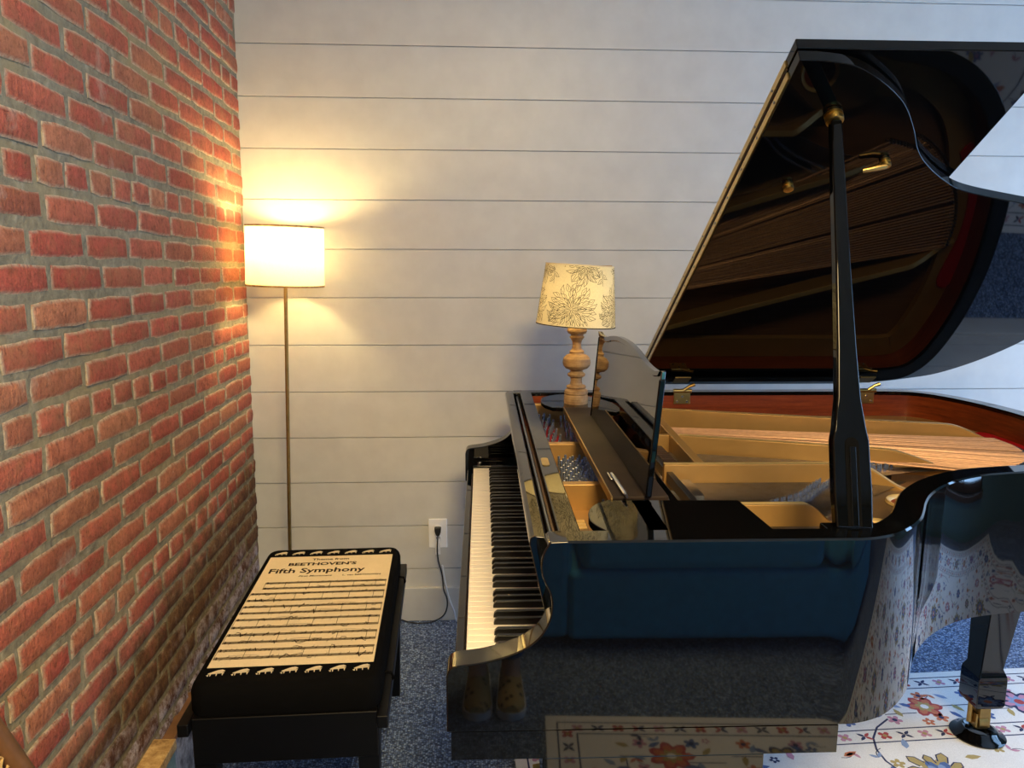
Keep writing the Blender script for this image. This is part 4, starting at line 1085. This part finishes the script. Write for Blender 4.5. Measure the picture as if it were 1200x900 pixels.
for s_, hx, kx, ax_ in ((-1, -.055, -.03, -.02), (1, .125, .10, .09)):
    ch_.append([pel, (hx, -.17, .86, .078), (kx, -.125, .48, .05), (ax_, -.135, .10, .034), (ax_, -.06, .05, .03)])
    sh = (.035+s_*.165, -.265, 1.305, .05); el = (.035+s_*.235, -.17, 1.13, .038); wr = (.005+s_*.105, -.065, 1.33, .026); pm = (.003+s_*.088, -.048, 1.395, .026)
    ch_.append([chs, sh, el, wr, pm])
    for k in range(4):
        z0 = 1.380+.016*k; L = (.85, .95, 1.0, .9)[k]
        ch_.append([pm, (.003+s_*.080, -.036, z0, .0085), (.003+s_*(.080-.022*L), -.014, z0+.004, .0075), (.003+s_*(.080-.042*L), -.012, z0+.006, .0065)])
    ch_.append([pm, (.003+s_*.074, -.056, 1.420, .009), (.003+s_*.050, -.050, 1.432, .008), (.003+s_*.032, -.046, 1.430, .007)])
body = skin('body', 'skin', pn_, ch_)
jn = [[(.035, -.18, 1.02, .112), (.035, -.18, .94, .118)]]
for hx, kx, ax_ in ((-.055, -.03, -.02), (.125, .10, .09)):
    jn.append([(.035, -.18, .94, .118), (hx, -.17, .86, .09), ((hx+kx)/2, -.15, .67, .075), (kx, -.125, .48, .062), (ax_, -.13, .25, .055), (ax_, -.13, .105, .052)])
skin('jeans', 'denim', pn_, jn, 1)
sw = [[(.035, -.19, 1.00, .115), wst[:3]+(.112,), chs[:3]+(.128,), (.035, -.268, 1.325, .075)]]
for s_ in (-1, 1):
    sw.append([chs[:3]+(.128,), (.035+s_*.165, -.265, 1.305, .06), (.035+s_*.235, -.17, 1.13, .048), (.005+s_*.112, -.075, 1.315, .034)])
skin('sweater', 'sweater', pn_, sw, 1)
skin('hair', 'hair', pn_, [[(.033, -.275, 1.60, .072), (.033, -.30, 1.52, .082), (.033, -.315, 1.42, .07), (.033, -.32, 1.33, .05)], [(.033, -.275, 1.60, .072), (-.04, -.27, 1.54, .03), (-.045, -.275, 1.44, .025)], [(.033, -.275, 1.60, .072), (.106, -.27, 1.54, .03), (.111, -.275, 1.44, .025)]], 0, 2)
for s_ in (-1, 1):
    MB().lathe([(.001, -.011), (.008, -.008), (.011, 0), (.008, .008), (.001, .011)], 14, Vector((.033+s_*.03, -.183, 1.528))-PO).build('eye', 'paper_white', pn_, smooth=60)
MB().box(.008, .058, -.186, -.176, 1.462, 1.468, T=lambda p: Vector(p)-PO).build('mouth', 'red_felt', pn_, bevel=.002)
for cx in (-.018, .088):
    sec = [(-.195, .020, .055), (-.175, .034, .072), (-.13, .037, .075), (-.08, .039, .070), (-.03, .043, .058), (.01, .044, .048), (.035, .038, .040), (.052, .022, .032)]
    up = MB(); up.quad_grid([[Vector((cx+w_*math.cos(PI*k/12), y, .018+h*math.sin(PI*k/12)**.75))-PO for k in range(13)] for y, w_, h in sec])
    up.poly([Vector((cx+sec[0][1]*math.cos(PI*k/12), sec[0][0], .018+sec[0][2]*math.sin(PI*k/12)**.75))-PO for k in range(13)])
    up.poly([Vector((cx+sec[-1][1]*math.cos(PI*k/12), sec[-1][0], .018+sec[-1][2]*math.sin(PI*k/12)**.75))-PO for k in range(13)])
    shoe = up.build('shoe', 'leopard_canvas', pn_, smooth=50)
    ol = [(cx+w_+.003, y) for y, w_, h in sec]+[(cx, .060)]+[(cx-w_-.003, y) for y, w_, h in sec[::-1]]+[(cx, -.20)]
    MB().prism(ol, lambda u, v, t: Vector((u, v, t))-PO, .001, .026).build('sole', 'white_plastic', shoe, smooth=40)
ph = empty('smartphone', (.003, -.030, 1.421)); tag(ph, 'black smartphone held up by the photographer', 'phone')
MB().box(-.074, .074, -.004, .004, -.036, .036).build('phone_body', 'phone_black', ph, bevel=.003)
MB().box(-.070, .070, -.0046, -.0041, -.032, .032).build('screen', 'desk_black', ph)
MB().lathe([(.001, 0), (.008, 0), (.008, .002), (.001, .002)], 16).build('lens', 'chrome_dark', ph, smooth=40).rotation_euler = (-PI/2, 0, 0)
